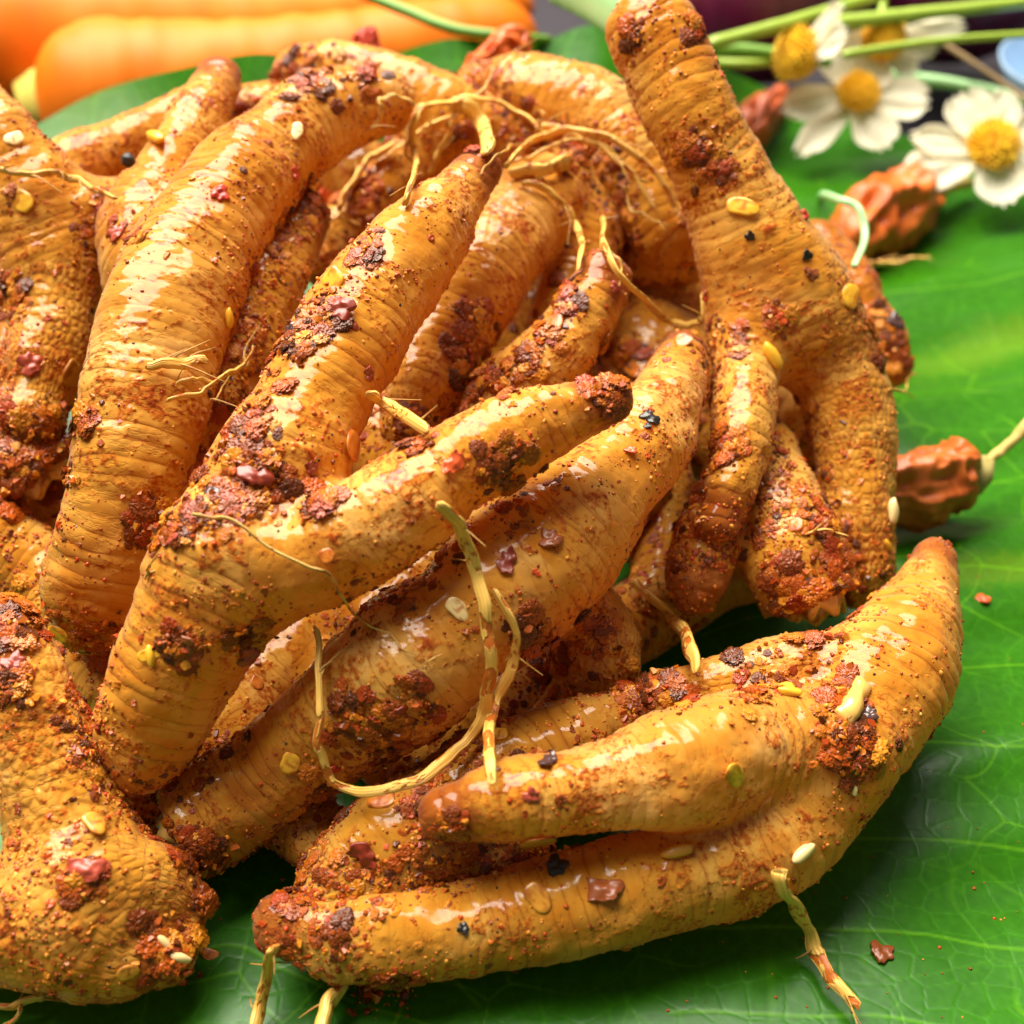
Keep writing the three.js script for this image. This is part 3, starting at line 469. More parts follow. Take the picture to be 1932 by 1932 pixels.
// ---------------------------------------------------------------- green blades, stems and white flowers
const stemMap = streak(150, 176, 56, 34, 2, 24, 61.5); stemMap.repeat.set(40, 1);
const stemMat = new THREE.MeshPhysicalMaterial({ map: stemMap, roughness: 0.5, clearcoat: 0.2 });
const paleMat = new THREE.MeshPhysicalMaterial({ color: lin(150, 196, 132), roughness: 0.45, clearcoat: 0.2 });
const darkStem = new THREE.MeshPhysicalMaterial({ color: lin(104, 148, 44), roughness: 0.5 });
const drySt = new THREE.MeshPhysicalMaterial({ color: lin(120, 96, 56), roughness: 0.7 });
function stem(name, P, r, mat, label, cat, flat = 1, group) {
  const pts = spline(P, 40), rad = pts.map((p, i) => r * (1 - 0.25 * i / 40) * (i === 0 || i === 40 ? 0.6 : 1)); const g = tube(pts, rad, 12, 0.06, P.length + r * 1e4, flat), c = recentre(g);
  const o = thing(name, g, mat, label, cat, group); o.position.copy(c); return o;
}
stem('grass_stalk', [at(640, -30, 5.6), at(760, 18, 5.3), at(860, 55, 5.1), at(960, 68, 5.0), at(1040, 76, 4.6)], 0.0016, darkStem, 'thin dark green stem arching over the carrots', 'stem');
stem('grass_leaf', [at(1040, -40, 7.0), at(1110, -4, 7.0), at(1165, 34, 7.1), at(1230, 90, 7.0)], 0.0052, paleMat, 'wide pale green blade slanting behind the tall foot', 'grass blade', 0.22);
stem('grass_stalk', [at(1335, 84, 4.2), at(1480, 45, 4.4), at(1620, 2, 4.6), at(1760, -40, 4.8)], 0.0019, stemMat, 'thick yellow green stem rising past the red onion', 'stem');
stem('grass_stalk', [at(1330, 92, 3.6), at(1400, 94, 3.6), at(1490, 104, 3.5), at(1570, 120, 3.4)], 0.0019, darkStem, 'dull green stem below the thick yellow green one', 'stem');
stem('grass_stalk', [at(1330, 118, 3.3), at(1410, 120, 3.3), at(1480, 112, 3.3), at(1540, 96, 3.3)], 0.0015, stemMat, 'pale green stem ending behind the side-on flower', 'stem');
stem('grass_stalk', [at(1590, 104, 4.4), at(1700, 86, 4.5), at(1800, 74, 4.6), at(1960, 64, 4.6)], 0.0012, stemMat, 'slim green stem crossing in front of the rearmost flower', 'stem');
stem('grass_stalk', [at(1560, 46, 4.3), at(1700, 30, 4.4), at(1830, 16, 4.5), at(1990, -2, 4.6)], 0.0021, stemMat, 'green stem lying above the rearmost flower', 'stem');
stem('grass_stalk', [at(1640, 140, 2.2), at(1740, 150, 2.2), at(1840, 166, 2.2), at(1990, 205, 2.1)], 0.0021, paleMat, 'grey green stem passing between the two open flowers', 'stem');
stem('dry_stalk', [at(1780, 82, 3.0), at(1860, 134, 2.8), at(1990, 225, 2.6)], 0.0009, drySt, 'thin brown dry stalk over the pale blue dish', 'stalk');

const petalMap = tex(256, 128, (x, y) => { const s = fbmT(x / 256 * 3, y / 128 * 22, 3, 22, 8.5, 3), m = fbmT(x / 256 * 5, y / 128 * 4, 5, 4, 18.5, 3); return [252 + 8 * (s - 0.5), 247 + 12 * (s - 0.5) + 6 * (m - 0.5), 228 + 22 * (s - 0.5) + 16 * (m - 0.5)]; }, true);
const petalBump = tex(256, 128, (x, y) => { const v = 128 + 90 * Math.sin(y / 128 * Math.PI * 2 * 4) * 0.5 + 60 * (fbmT(x / 256 * 4, y / 128 * 30, 4, 30, 3.5, 2) - 0.5); return [v, v, v]; });
const petalMat = new THREE.MeshPhysicalMaterial({ map: petalMap, bumpMap: petalBump, bumpScale: 0.0003, roughness: 0.6, transmission: 0.5, side: THREE.DoubleSide });
petalMat.roughness = 0.95;
function petalGeo(L, W, seed, curl) {
  const NU = 26, NV = 14, pos = [], uv = [], idx = [];
  for (const s of [1, -1]) { const o = pos.length / 3; for (let i = 0; i <= NU; i++) for (let j = 0; j <= NV; j++) {
    const u = i / NU, v = j / NV * 2 - 1, notch = 1 - 0.10 * Math.abs(Math.sin(v * Math.PI * 1.5 + seed)) - 0.06 * v * v, x = u * L * lerp(1, notch, u), w = W * (0.30 + 0.70 * Math.pow(Math.sin(Math.min(1, u * 1.12) * Math.PI * 0.5), 0.8)) * Math.pow(Math.max(0, 1 - Math.pow(Math.max(0, u - 0.62) / 0.42, 2.4)), 0.5), z = v * (w * 0.5 + 0.0002);
    const y = curl * L * (u * u - 0.3 * u) + 0.10 * W * v * v + 0.025 * L * Math.cos(v * 9) * u * (1 - u) * 1.5 + 0.06 * L * (vnoise(u * 3, v * 2, seed) - 0.5) + s * 0.00016;
    pos.push(x, y, z); uv.push(u, (v + 1) / 2);
  }
  for (let i = 0; i < NU; i++) for (let j = 0; j < NV; j++) { const a = o + i * (NV + 1) + j, b = a + NV + 1; s > 0 ? idx.push(a, a + 1, b, b, a + 1, b + 1) : idx.push(a, b, a + 1, b, b + 1, a + 1); } }
  const g = new THREE.BufferGeometry(); g.setAttribute('position', new THREE.Float32BufferAttribute(pos, 3)); g.setAttribute('uv', new THREE.Float32BufferAttribute(uv, 2)); g.setIndex(idx); g.computeVertexNormals(); return g;
}
const discMat = new THREE.MeshPhysicalMaterial({ vertexColors: true, roughness: 0.6 });
function discGeo(r, seed, dome = 0.55) {
  const R = rngOf(seed), list = [], n = 150;
  const core = new THREE.SphereGeometry(r * 0.93, 24, 12); core.scale(1, dome, 1); core.deleteAttribute('uv'); list.push([core, [0.80, 0.44, 0.01]]);
  for (let i = 0; i < n; i++) { const t = (i + 0.5) / n, a = i * 2.39996, rr = Math.sqrt(t) * r * 0.98, y = Math.sqrt(Math.max(0, 1 - t * 0.98)) * r * dome; const f = new THREE.IcosahedronGeometry(r * (0.075 + 0.04 * R()), 1); f.deleteAttribute('uv'); f.scale(0.8, 1.6 + R(), 0.8); f.rotateZ(-t * 0.9); f.rotateY(-a); f.translate(Math.cos(a) * rr, y, Math.sin(a) * rr); const k = R(); list.push([f, [0.95 - 0.10 * k, 0.64 - 0.18 * k, 0.02]]); }
  for (const [g, c] of list) { const q = g.attributes.position.count, a = new Float32Array(q * 3); for (let i = 0; i < q; i++) a.set(c, i * 3); g.setAttribute('color', new THREE.BufferAttribute(a, 3)); if (g.index) { const h = g.toNonIndexed(); g.index = null; g.attributes = h.attributes; } }
  return mergeGeometries(list.map((x) => x[0]));
}
// c: middle of the disc; facing: direction the flower looks; petals: [picture x, picture y of the tip, width]
function flower(c, facing, rDisc, petals, label, seed, dome) {
  const y = facing.clone().normalize(), x = V(1, 0, 0).addScaledVector(y, -y.x).normalize(), z = x.clone().cross(y);
  const g = groupThing('white_flower', c, label, 'flower', 'white flowers beside the heap'); g.quaternion.setFromRotationMatrix(new THREE.Matrix4().makeBasis(x, y, z));
  part(g, 'disc', discGeo(rDisc, seed, dome), discMat);
  petals.forEach(([px, py, w, curl], i) => {
    // the tip lies where its sight line meets the plane of the flower
    const d = sight(px, py), t = c.clone().sub(CAM).dot(y) / d.dot(y), tip = CAM.clone().addScaledVector(d, t).sub(c);
    const L = tip.length(), a = Math.atan2(-tip.dot(z), tip.dot(x));
    const m = part(g, 'petal', petalGeo(L * 1.04, w * 1.04 * unit(c), seed + i, curl ?? 0.10), petalMat); m.rotation.y = a; m.position.y = -rDisc * 0.08 - 0.0002 * i;
  });
  const calyx = part(g, 'calyx', new THREE.ConeGeometry(rDisc * 0.95, rDisc * 0.9, 16).rotateX(Math.PI).translate(0, -rDisc * 0.5, 0), darkStem); void calyx;
  const st = part(g, 'stalk', tube(spline([V(0, -rDisc * 0.6, 0), V(0.002, -0.008, -0.004), V(0.006, -0.014, -0.012)], 12), new Array(13).fill(0.0011), 8), stemMat); void st;
  return g;
}
flower(at(1618, 176, 2.5), V(0.0, 0.74, 0.67), 40 * unit(at(1618, 176, 2.5)), [[1556, 88, 74], [1662, 112, 78], [1752, 196, 84], [1668, 284, 84], [1502, 296, 58], [1474, 205, 72]], 'white flower with six open petals above the leaf', 21);
flower(at(1872, 276, 2.2), V(-0.05, 0.76, 0.64), 49 * unit(at(1872, 276, 2.2)), [[1804, 180, 92], [1896, 172, 74], [1715, 262, 62], [1706, 338, 88], [1898, 388, 96], [1996, 330, 90], [1992, 236, 80]], 'white flower with a torn petal, lying next to the wrinkled chili', 33);
flower(at(1508, 104, 3.6), V(-0.86, 0.34, 0.38), 50 * unit(at(1508, 104, 3.6)), [[1588, 6, 42, 0.02], [1600, 60, 60, 0.05]], 'white flower turned side-on with one long petal standing up', 45, 0.7);
flower(at(1662, 74, 3.7), V(0.12, 0.45, 0.88), 42 * unit(at(1662, 74, 3.7)), [[1585, 84, 40], [1822, 52, 46, 0.05], [1770, 92, 50, 0.02], [1728, 140, 44], [1640, 30, 40]], 'rearmost white flower behind the slim green stem', 57, 0.8);

// ---------------------------------------------------------------- dried chilies
const chiliMat = (r, g, b, seed) => new THREE.MeshPhysicalMaterial({ map: streak(r, g, b, 70, 6, 6, seed), roughness: 0.42, clearcoat: 0.08, clearcoatRoughness: 0.25, specularIntensity: 0.8 });
function driedChili(P, R, mat, label, seed, o = {}) {
  const a = P[0], g = groupThing('dried_chili', a, label, 'dried chili', 'dried chilies round the heap'), n = 90, seg = 72, pts = spline(P.map((p) => p.clone().sub(a)), n), pos = [], uv = [], idx = [];
  let nrm = V(0, 1, 0.2);
  for (let i = 0; i <= n; i++) {
    const t = pts[Math.min(n, i + 1)].clone().sub(pts[Math.max(0, i - 1)]).normalize(); nrm = nrm.clone().addScaledVector(t, -nrm.dot(t)).normalize(); const b = t.clone().cross(nrm), u = i / n;
    const cap = Math.sqrt(Math.max(0.004, 1 - Math.pow(Math.max(0, 1 - u * 6), 2))) * Math.sqrt(Math.max(0.004, 1 - Math.pow(Math.max(0, (u - 0.78) / 0.22), 2))), r = lerpList(R, u) * cap;
    for (let k = 0; k <= seg; k++) {
      const th = (k % seg) / seg * Math.PI * 2, cx = Math.cos(th), sx = Math.sin(th);
      const q1 = vnoise(u * 4.5 + seed, cx * 1.7 + 5, sx * 1.7 + 5), q2 = vnoise(u * 9 + seed, cx * 3.4 + 9, sx * 3.4 + 2), rid = 1 - Math.abs(q1 * 2 - 1) * 1.6, rid2 = 1 - Math.abs(q2 * 2 - 1) * 1.4;
      const w = 1 + 0.34 * (rid - 0.35) + 0.18 * (rid2 - 0.35), p = pts[i].clone().addScaledVector(nrm, cx * r * w).addScaledVector(b, sx * r * w * (o.flat ?? 0.8));
      pos.push(p.x, p.y, p.z); uv.push(u, k / seg);
    }
  }
  for (let i = 0; i < n; i++) for (let k = 0; k < seg; k++) { const A = i * (seg + 1) + k, B = A + seg + 1; idx.push(A, A + 1, B, B, A + 1, B + 1); }
  const G = new THREE.BufferGeometry(); G.setAttribute('position', new THREE.Float32BufferAttribute(pos, 3)); G.setAttribute('uv', new THREE.Float32BufferAttribute(uv, 2)); G.setIndex(idx); const M = (() => { const h = G.clone(); h.deleteAttribute('uv'); h.deleteAttribute('normal'); const m = mergeVertices(h, 1e-7); m.computeVertexNormals(); return m; })(); G.computeVertexNormals();
  { const N = G.attributes.normal; for (let i = 0; i <= n; i++) { const A = i * (seg + 1), B = A + seg, v = V(N.getX(A) + N.getX(B), N.getY(A) + N.getY(B), N.getZ(A) + N.getZ(B)).normalize(); N.setXYZ(A, v.x, v.y, v.z); N.setXYZ(B, v.x, v.y, v.z); } } void M;
  part(g, 'pod', G, mat);
  if (o.stem) {
    const S = o.stem.map((p) => p.clone().sub(a)), e = pts[n], d = S[0].clone().sub(pts[n - 12]).normalize(), rc = R[R.length - 1];
    part(g, 'calyx', tube([e.clone().addScaledVector(d, -rc * 0.75), e.clone().addScaledVector(d, -rc * 0.5), e.clone().addScaledVector(d, -rc * 0.1), e.clone().addScaledVector(d, rc * 0.3), S[0].clone().addScaledVector(d, rc * 0.25)], [rc * 0.5, rc * 0.82, rc * 0.78, rc * 0.5, rc * 0.22], 24, 0.28, seed + 3), new THREE.MeshPhysicalMaterial({ map: streak(176, 160, 92, 70, 4, 10, seed + 30.5), roughness: 0.7 }));
    const sp = spline(S, 30); part(g, 'stem', tube(sp, sp.map((p, i) => rc * 0.17 * (1 + 0.35 * i / 30)), 12, 0.22, seed + 7), new THREE.MeshPhysicalMaterial({ map: streak(190, 168, 92, 60, 3, 16, seed + 40.5), roughness: 0.7 }));
  }
  return g;
}
const u1 = unit(at(1780, 910, 0.9)), u2 = unit(at(1690, 400, 0.9));
driedChili([at(1640, 940, 1.0), at(1710, 925, 1.05), at(1780, 905, 1.05), at(1838, 888, 1.05)], [50, 74, 74, 52].map((x) => x * u1), chiliMat(186, 92, 34, 12.5), 'wrinkled brown orange dried chili with a pale stem on the leaf', 12, { stem: [at(1856, 874, 1.05), at(1890, 850, 1.2), at(1932, 810, 1.6), at(1980, 740, 2.2)] });
driedChili([at(1590, 470, 0.9), at(1640, 425, 0.95), at(1700, 392, 1.0), at(1762, 362, 1.0)], [44, 66, 68, 48].map((x) => x * u2), chiliMat(204, 98, 30, 25.5), 'orange red dried chili under the petals of the torn flower', 25, { stem: [at(1772, 366, 1.0), at(1800, 352, 1.0), at(1830, 344, 1.0)] });
driedChili([at(1400, 262, 1.5), at(1430, 228, 1.5), at(1462, 196, 1.5), at(1490, 176, 1.5)], [40, 38, 30, 14].map((x) => x * unit(at(1440, 210, 1.5))), chiliMat(168, 78, 36, 36.5), 'brown dried chili half hidden between the tall foot and the flowers', 36);
driedChili([at(880, 190, 5.2), at(920, 140, 5.6), at(960, 92, 6.0), at(992, 52, 6.4)], [46, 46, 42, 26].map((x) => x * unit(at(940, 110, 5.8))), chiliMat(204, 88, 22, 47.5), 'orange dried chili leaning up against the back of the heap', 47);
driedChili([at(680, 170, 5.2), at(684, 120, 5.7), at(692, 80, 6.2), at(706, 50, 6.5)], [34, 36, 30, 12].map((x) => x * unit(at(690, 100, 6))), chiliMat(178, 58, 34, 58.5), 'small red dried chili standing at the back before the carrots', 58);
// ---------------------------------------------------------------- what the eye meets along a sight line: nearest skin point (feet first, else the leaf)
const ZN = 966, zd = new Float32Array(ZN * ZN).fill(9), zf = new Int16Array(ZN * ZN).fill(-1), zv = new Int32Array(ZN * ZN);
feet.forEach((f, fi) => {
  for (let i = 0; i < f.nv; i++) {
    const p = V(f.W[i * 3], f.W[i * 3 + 1], f.W[i * 3 + 2]), q = p.clone().sub(CAM), z = q.dot(camF);
    if (f.N3[i * 3] * q.x + f.N3[i * 3 + 1] * q.y + f.N3[i * 3 + 2] * q.z > 0) continue;
    const X = (q.dot(camR) / z / TAN + 1) * ZN / 2, Y = (1 - q.dot(camU) / z / TAN) * ZN / 2, x0 = Math.round(X), y0 = Math.round(Y);
    for (let y = y0 - 2; y <= y0 + 2; y++) for (let x = x0 - 2; x <= x0 + 2; x++) { if (x < 0 || y < 0 || x >= ZN || y >= ZN) continue; const o = y * ZN + x; if (z < zd[o] - 0.0004 || (z < zd[o] + 0.0004 && zf[o] === fi && Math.hypot(x - X, y - Y) < 0.7)) { zd[o] = z; zf[o] = fi; zv[o] = i; } }
  }
});
function hit(px, py) {
  const x = clamp(Math.round(px / 2), 0, ZN - 1), y = clamp(Math.round(py / 2), 0, ZN - 1), o = y * ZN + x, f = zf[o];
  if (f < 0) { const p = at(px, py, 0); p.y = leafY(p.x, p.z); return { p, n: V(0, 1, 0), foot: -1 }; }
  const i = zv[o] * 3, F = feet[f]; return { p: V(F.W[i], F.W[i + 1], F.W[i + 2]), n: V(F.N3[i], F.N3[i + 1], F.N3[i + 2]), foot: f };
}
// ---------------------------------------------------------------- hair roots: [picture x, picture y, mm in front of the skin there, or {h: height in cm}], radius in picture units
const rootMap = tex(512, 128, (x, y) => { const n = fbmT(x / 512 * 4, y / 128 * 20, 4, 20, 6.5, 3), s = fbmT(x / 512 * 16, y / 128 * 4, 16, 4, 26.5, 4), k = sstep(0.58, 0.66, s); return [lerp(234 + 50 * (n - 0.5), 190, k), lerp(184 + 70 * (n - 0.5), 98, k), lerp(86 + 70 * (n - 0.5), 26, k)]; }, true);
rootMap.repeat.set(25, 1);
const rootMat = new THREE.MeshPhysicalMaterial({ map: rootMap, bumpMap: rootMap, bumpScale: 0.0007, roughness: 0.45 });
function root(P, r0, r1, label, seed, o = {}) {
  // follow the skin below, bridging the gaps as a stiff root does
  const plane = new THREE.CatmullRomCurve3(P.map(([x, y]) => V(x, y, 0)), false, 'centripetal').getPoints((P.length - 1) * 8), m = plane.length - 1;
  const raw = plane.map((q, i) => { const t = i / m * (P.length - 1), k = Math.min(P.length - 2, Math.floor(t)), d = (j) => { const e = P[j][2]; return typeof e === 'object' ? depthOf(at(P[j][0], P[j][1], e.h)) : null; }, a = d(k), b = d(k + 1); if (a !== null || b !== null) return lerp(a ?? b, b ?? a, t - k); return depthOf(hit(q.x, q.y).p) - lerp(P[k][2], P[k + 1][2], t - k) * 0.001 - lerp(r0, r1, t / (P.length - 1)) * 0.00007; });
  const low = raw.map((_, i) => { let z = 9; for (let k = -5; k <= 5; k++) z = Math.min(z, raw[clamp(i + k, 0, m)] + Math.abs(k) * 0.0005); return z; });
  const pts = plane.map((q, i) => { let z = 0; for (let k = -4; k <= 4; k++) z += low[clamp(i + k, 0, m)]; return atDepth(q.x, q.y, Math.min(z / 9, raw[i] + 0.0002)); }).filter((_, i) => i % 4 === 0 || i === m);
  const n = pts.length * 5, sp = spline(pts, n), un = unit(pts[0]) * 0.86;
  const rad = sp.map((p, i) => lerp(r0, r1, i / n) * un * (1 + 0.28 * (vnoise(i * 0.18, seed, 2) - 0.5)) * (i === 0 || i === n ? 0.4 : 1) * (1 - 0.35 * Math.pow(i / n, 6)));
  for (let i = 1; i < n; i++) sp[i].add(V((vnoise(i * 0.22, seed, 5) - 0.5) * 0.0008, (vnoise(i * 0.22, seed, 6) - 0.5) * 0.0008, (vnoise(i * 0.22, seed, 7) - 0.5) * 0.0008));
  const g = tube(sp, rad, r0 < 8 ? 6 : 10, 0.14, seed, o.flat ?? 0.5), c = recentre(g), mm = thing('root_strand', g, o.mat ?? rootMat, label, 'root', 'yellow hair roots tangled in the heap'); mm.position.copy(c);
  const R = rngOf(seed * 31 + 5); for (let k = 0; k < (r0 > 8 ? 4 : 1); k++) {                // fine side hairs
    const i = 2 + Math.floor(R() * (n - 4)), t = sp[i + 1].clone().sub(sp[i]).normalize(), s = V(R() - 0.5, R() * 0.6, R() - 0.5).normalize(), L = 0.002 + 0.005 * R(), q = [V(0, 0, 0), t.clone().multiplyScalar(0.4).add(s.clone().multiplyScalar(0.5)).multiplyScalar(L * 0.5), t.clone().multiplyScalar(0.7).add(s).addScaledVector(V(R() - 0.5, -0.5, R() - 0.5), 0.7).multiplyScalar(L)].map((v) => v.add(sp[i]).sub(c));
    part(mm, 'rootlet', tube(spline(q, 10), new Array(11).fill(0).map((_, j) => lerp(0.00022, 0.00006, j / 10)), 5), o.mat ?? rootMat);
  }
  return mm;
}
const rA = 'yellow root strand in the tangle at the back of the heap', rB = 'thin wiry root thread among the feet';
root([[825, 950, 3], [866, 985, 3], [898, 1080, 3], [922, 1180, 3], [924, 1270, 3], [905, 1350, 3], [868, 1410, 3], [790, 1468, 4], [690, 1496, 5], [622, 1468, 5], [602, 1400, 4], [608, 1310, 3], [592, 1180, 2]], 17, 10, 'long pale root hanging in a wide loop over the centre foot', 1);
root([[930, 1110, 1.5], [972, 1185, 2], [968, 1240, 2.5], [940, 1310, 3], [922, 1400, 3], [926, 1480, 2]], 12, 14, 'forked pale root hanging straight down inside the loop', 2);
root([[360, 970, 1], [440, 985, 1.4], [520, 1040, 1.6], [625, 1092, 1.2], [660, 1150, 1.5], [730, 1200, 1], [800, 1238, 1]], 6, 3, 'fine yellow thread root curving over the palm of the crown foot', 3);
root([[800, 1238, 1], [806, 1255, 1], [810, 1272, 1]], 3, 1.5, rB, 31);
root([[1190, 1100, 2], [1245, 1140, 3], [1290, 1195, 4], [1312, 1270, 4]], 15, 19, 'brown stained root bending into the dark hollow', 4);
root([[1466, 1640, 0.5], [1490, 1690, 1], [1525, 1760, 1.6], [1555, 1835, 1.6], [1618, 1905, 1.6]], 17, 20, 'stout root lying on the bare leaf below the curled foot', 5, { hang: false });
root([[514, 1790, 1.5], [500, 1850, 1.6], [478, 1960, 1.6]], 15, 19, 'root poking from under the toe tip onto the leaf', 6, { hang: false });
root([[650, 1845, { h: 0.5 }], [625, 1890, { h: 0.5 }], [590, 1970, { h: 0.5 }]], 30, 40, 'thick pale root under the lowest toe', 7);
root([[950, 312, 1], [990, 272, 2], [1060, 248, 3], [1120, 250, 3], [1190, 290, 3], [1255, 350, 2], [1275, 400, 1]], 10, 12, rA, 8);
root([[1080, 300, 1.5], [1030, 318, 2], [960, 326, 1]], 20, 16, 'thick blunt yellow root lying beside the crown toe tip', 9);
root([[760, 385, 1], [785, 320, 2], [775, 255, 3], [795, 205, 4], [860, 188, 4], [930, 190, 3], [1000, 225, 2], [1040, 255, 1]], 14, 15, rA, 10);
root([[700, 245, 0.6], [722, 222, 1], [715, 190, 1.5], [745, 178, 1.5], [790, 200, 2]], 4, 5, rB, 11);
root([[850, 196, 3], [890, 205, 3], [915, 245, 2], [916, 290, 1]], 17, 18, rA, 12);
root([[810, 330, 2], [840, 260, 3], [870, 205, 3]], 10, 8, rA, 13);
root([[985, 342, 1], [1040, 362, 1.2], [1075, 400, 1.5], [1096, 450, 2], [1088, 512, 1.5]], 9, 8, 'slender root draped over the ridged foot', 14);
root([[1138, 408, 1.5], [1142, 460, 2], [1180, 530, 2.5], [1240, 590, 3], [1290, 614, 3], [1328, 600, 2], [1325, 550, 2]], 9, 7, 'root dipping into the hollow left of the hanging toe', 15);
root([[1178, 350, 1.5], [1190, 390, 1.5], [1225, 412, 1.5], [1262, 430, 1]], 4, 2.5, rB, 16);
root([[275, 690, 1], [320, 686, 1.5], [392, 684, 1.5]], 9, 17, 'short pointed root stub over the long leaning foot', 17);
root([[312, 758, 2], [360, 745, 3], [410, 722, 3], [450, 690, 2.5], [482, 655, 1.5]], 6, 9, 'frayed root fibre stuck to the crown foot', 18);
root([[330, 728, 2], [365, 715, 3], [408, 722, 3]], 5, 4, rB, 19);
root([[395, 760, 2], [420, 730, 2.5], [470, 680, 2]], 4, 4, rB, 20);
root([[1632, 498, 1], [1690, 496, { h: 1.6 }], [1756, 484, { h: 1.8 }]], 9, 8, 'straight root sticking out sideways over the leaf', 21);
root([[0, 318, 1], [55, 330, 1.5], [110, 326, 1.5], [160, 345, 2], [222, 374, 1.5]], 9, 8, 'root strip lying across the webbed foot', 22);
root([[692, 740, 2], [745, 772, 3], [808, 815, 2]], 15, 18, 'root wedged between the crown foot and the ridged foot', 23);
root([[-20, 1900, { h: 0.4 }], [40, 1895, { h: 0.5 }], [95, 1875, { h: 0.5 }]], 10, 14, 'forked root under the sole-up foot', 24);
root([[40, 1895, { h: 0.5 }], [20, 1930, { h: 0.4 }], [-10, 1960, { h: 0.4 }]], 9, 8, rB, 25);
root([[1680, 735, 1], [1708, 735, 1], [1720, 705, 1.5], [1732, 708, 1.5]], 4, 3, rB, 26);
root([[1520, 1010, 1], [1560, 1000, 1.5], [1600, 1010, 1]], 4, 3, rB, 27);
root([[268, 1090, 1], [285, 1062, 1.5], [312, 1040, 1]], 5, 4, rB, 28);
root([[880, 190, 3], [920, 160, 4], [945, 118, 5]], 7, 3, rA, 29);
root([[1010, 262, 2], [1020, 230, 3], [1028, 215, 3], [1015, 210, 3]], 4, 2, rB, 30);
root([[640, 395, 1.5], [660, 350, 2], [700, 300, 2], [742, 268, 1]], 14, 16, rA, 32);
for (const [P, r, sd] of [[[[790, 205, 3], [770, 240, 3.5], [768, 290, 3], [800, 330, 2]], 5, 41], [[[960, 310, 2], [1010, 292, 3], [1080, 262, 3.5], [1130, 262, 3]], 5, 42], [[[1020, 240, 2.5], [1090, 258, 3], [1160, 300, 3], [1225, 345, 2]], 9, 43], [[[1110, 252, 3], [1140, 275, 3], [1195, 330, 2.5], [1240, 400, 1.5]], 6, 44], [[[730, 300, 1.5], [770, 262, 2.5], [830, 225, 3], [880, 215, 3]], 7, 45], [[[905, 330, 1], [930, 300, 2], [955, 280, 2.5], [985, 270, 2]], 5, 46], [[[620, 420, 1], [650, 412, 1.5], [680, 430, 1]], 4, 47], [[[1150, 470, 1.5], [1172, 500, 2], [1168, 540, 1.5]], 4, 48]]) root(P, r, r * 0.8, r > 5 ? rA : rB, sd);
{ const g = tube(spline([atDepth(1545, 372, depthOf(hit(1530, 380).p) - 0.001), at(1580, 375, 4.7), at(1618, 392, 4.7), at(1632, 440, 4.4), at(1612, 502, 4.3)], 40), new Array(41).fill(0).map((_, i) => 0.00085 * (i === 40 ? 0.8 : 1)), 10, 0.1, 3, 0.6), c = recentre(g); thing('green_shoot', g, paleMat, 'thin pale green shoot hooked over the edge of the tall foot', 'shoot').position.copy(c); }

// ---------------------------------------------------------------- seeds, flakes, crumbs
function roughen(g, amp, freq, seed) { const m = mergeVertices((() => { g.deleteAttribute('uv'); g.deleteAttribute('normal'); return g; })(), 1e-5), p = m.attributes.position; for (let i = 0; i < p.count; i++) { const v = V(p.getX(i), p.getY(i), p.getZ(i)), k = 1 + amp * (fbm(v.x * freq + seed, v.y * freq, v.z * freq, 2) - 0.5) * 2; p.setXYZ(i, v.x * k, v.y * k, v.z * k); } m.computeVertexNormals(); return m; }
const seedGeos = [0, 1, 2].map((s) => {                             // flat kidney with a raised rim and a beak, 1 m across
  const g = mergeVertices((() => { const q = new THREE.SphereGeometry(0.5, 28, 20).rotateX(Math.PI / 2); q.deleteAttribute('uv'); q.deleteAttribute('normal'); return q; })(), 1e-5), p = g.attributes.position;
  for (let i = 0; i < p.count; i++) { let x = p.getX(i), y = p.getY(i), z = p.getZ(i); const r = Math.hypot(x, y) * 2, a = Math.atan2(y, x); const k = 1 + 0.22 * Math.exp(-Math.pow((a - 0.9) / 0.35, 2)) - 0.10 * Math.exp(-Math.pow((a - 1.7) / 0.4, 2)); x *= k * 1.02; y *= k * (s === 2 ? 0.72 : 0.9); z *= 0.20 * (0.72 + 0.28 * sstep(0.5, 0.86, r)); z += 0.03 * (fbm(x * 4 + s * 9, y * 4, 1, 2) - 0.5); p.setXYZ(i, x, y, z); }
  const c = new Float32Array(p.count * 3); for (let i = 0; i < p.count; i++) { const k = sstep(0.42, 0.66, fbm(p.getX(i) * 4 + s * 3, p.getY(i) * 4, p.getZ(i) * 6, 3)); c.set([lerp(1, 0.62, k), lerp(1, 0.40, k), lerp(1, 0.3, k)], i * 3); } g.setAttribute('color', new THREE.BufferAttribute(c, 3));
  g.computeVertexNormals(); return g;
});
const flakeGeos = [0, 1, 2, 3, 4].map((s) => {                     // torn, slightly curled scrap of chili skin
  const g = mergeVertices((() => { const q = new THREE.IcosahedronGeometry(0.5, 5); q.deleteAttribute('uv'); q.deleteAttribute('normal'); return q; })(), 1e-5), p = g.attributes.position;
  for (let i = 0; i < p.count; i++) { let x = p.getX(i), y = p.getY(i), z = p.getZ(i); const a = Math.atan2(y, x), r = Math.hypot(x, y) * 2, k = 0.72 + 0.62 * (vnoise(Math.cos(a) * 1.6 + s * 5, Math.sin(a) * 1.6, s) - 0.35) + 0.22 * (vnoise(Math.cos(a) * 5, Math.sin(a) * 5 + s * 3, 4) - 0.5); x *= k; y *= k * 0.8; z = Math.sign(z) * Math.pow(Math.abs(z) * 2, 0.5) * 0.075 + 0.5 * x * x * (s % 2 ? 1 : -0.7) + 0.20 * (fbm(x * 5 + s, y * 5, s, 3) - 0.5) + 0.03 * (fbm(x * 22, y * 22, s, 2) - 0.5); p.setXYZ(i, x, y, z); }
  g.computeVertexNormals(); return g;
});
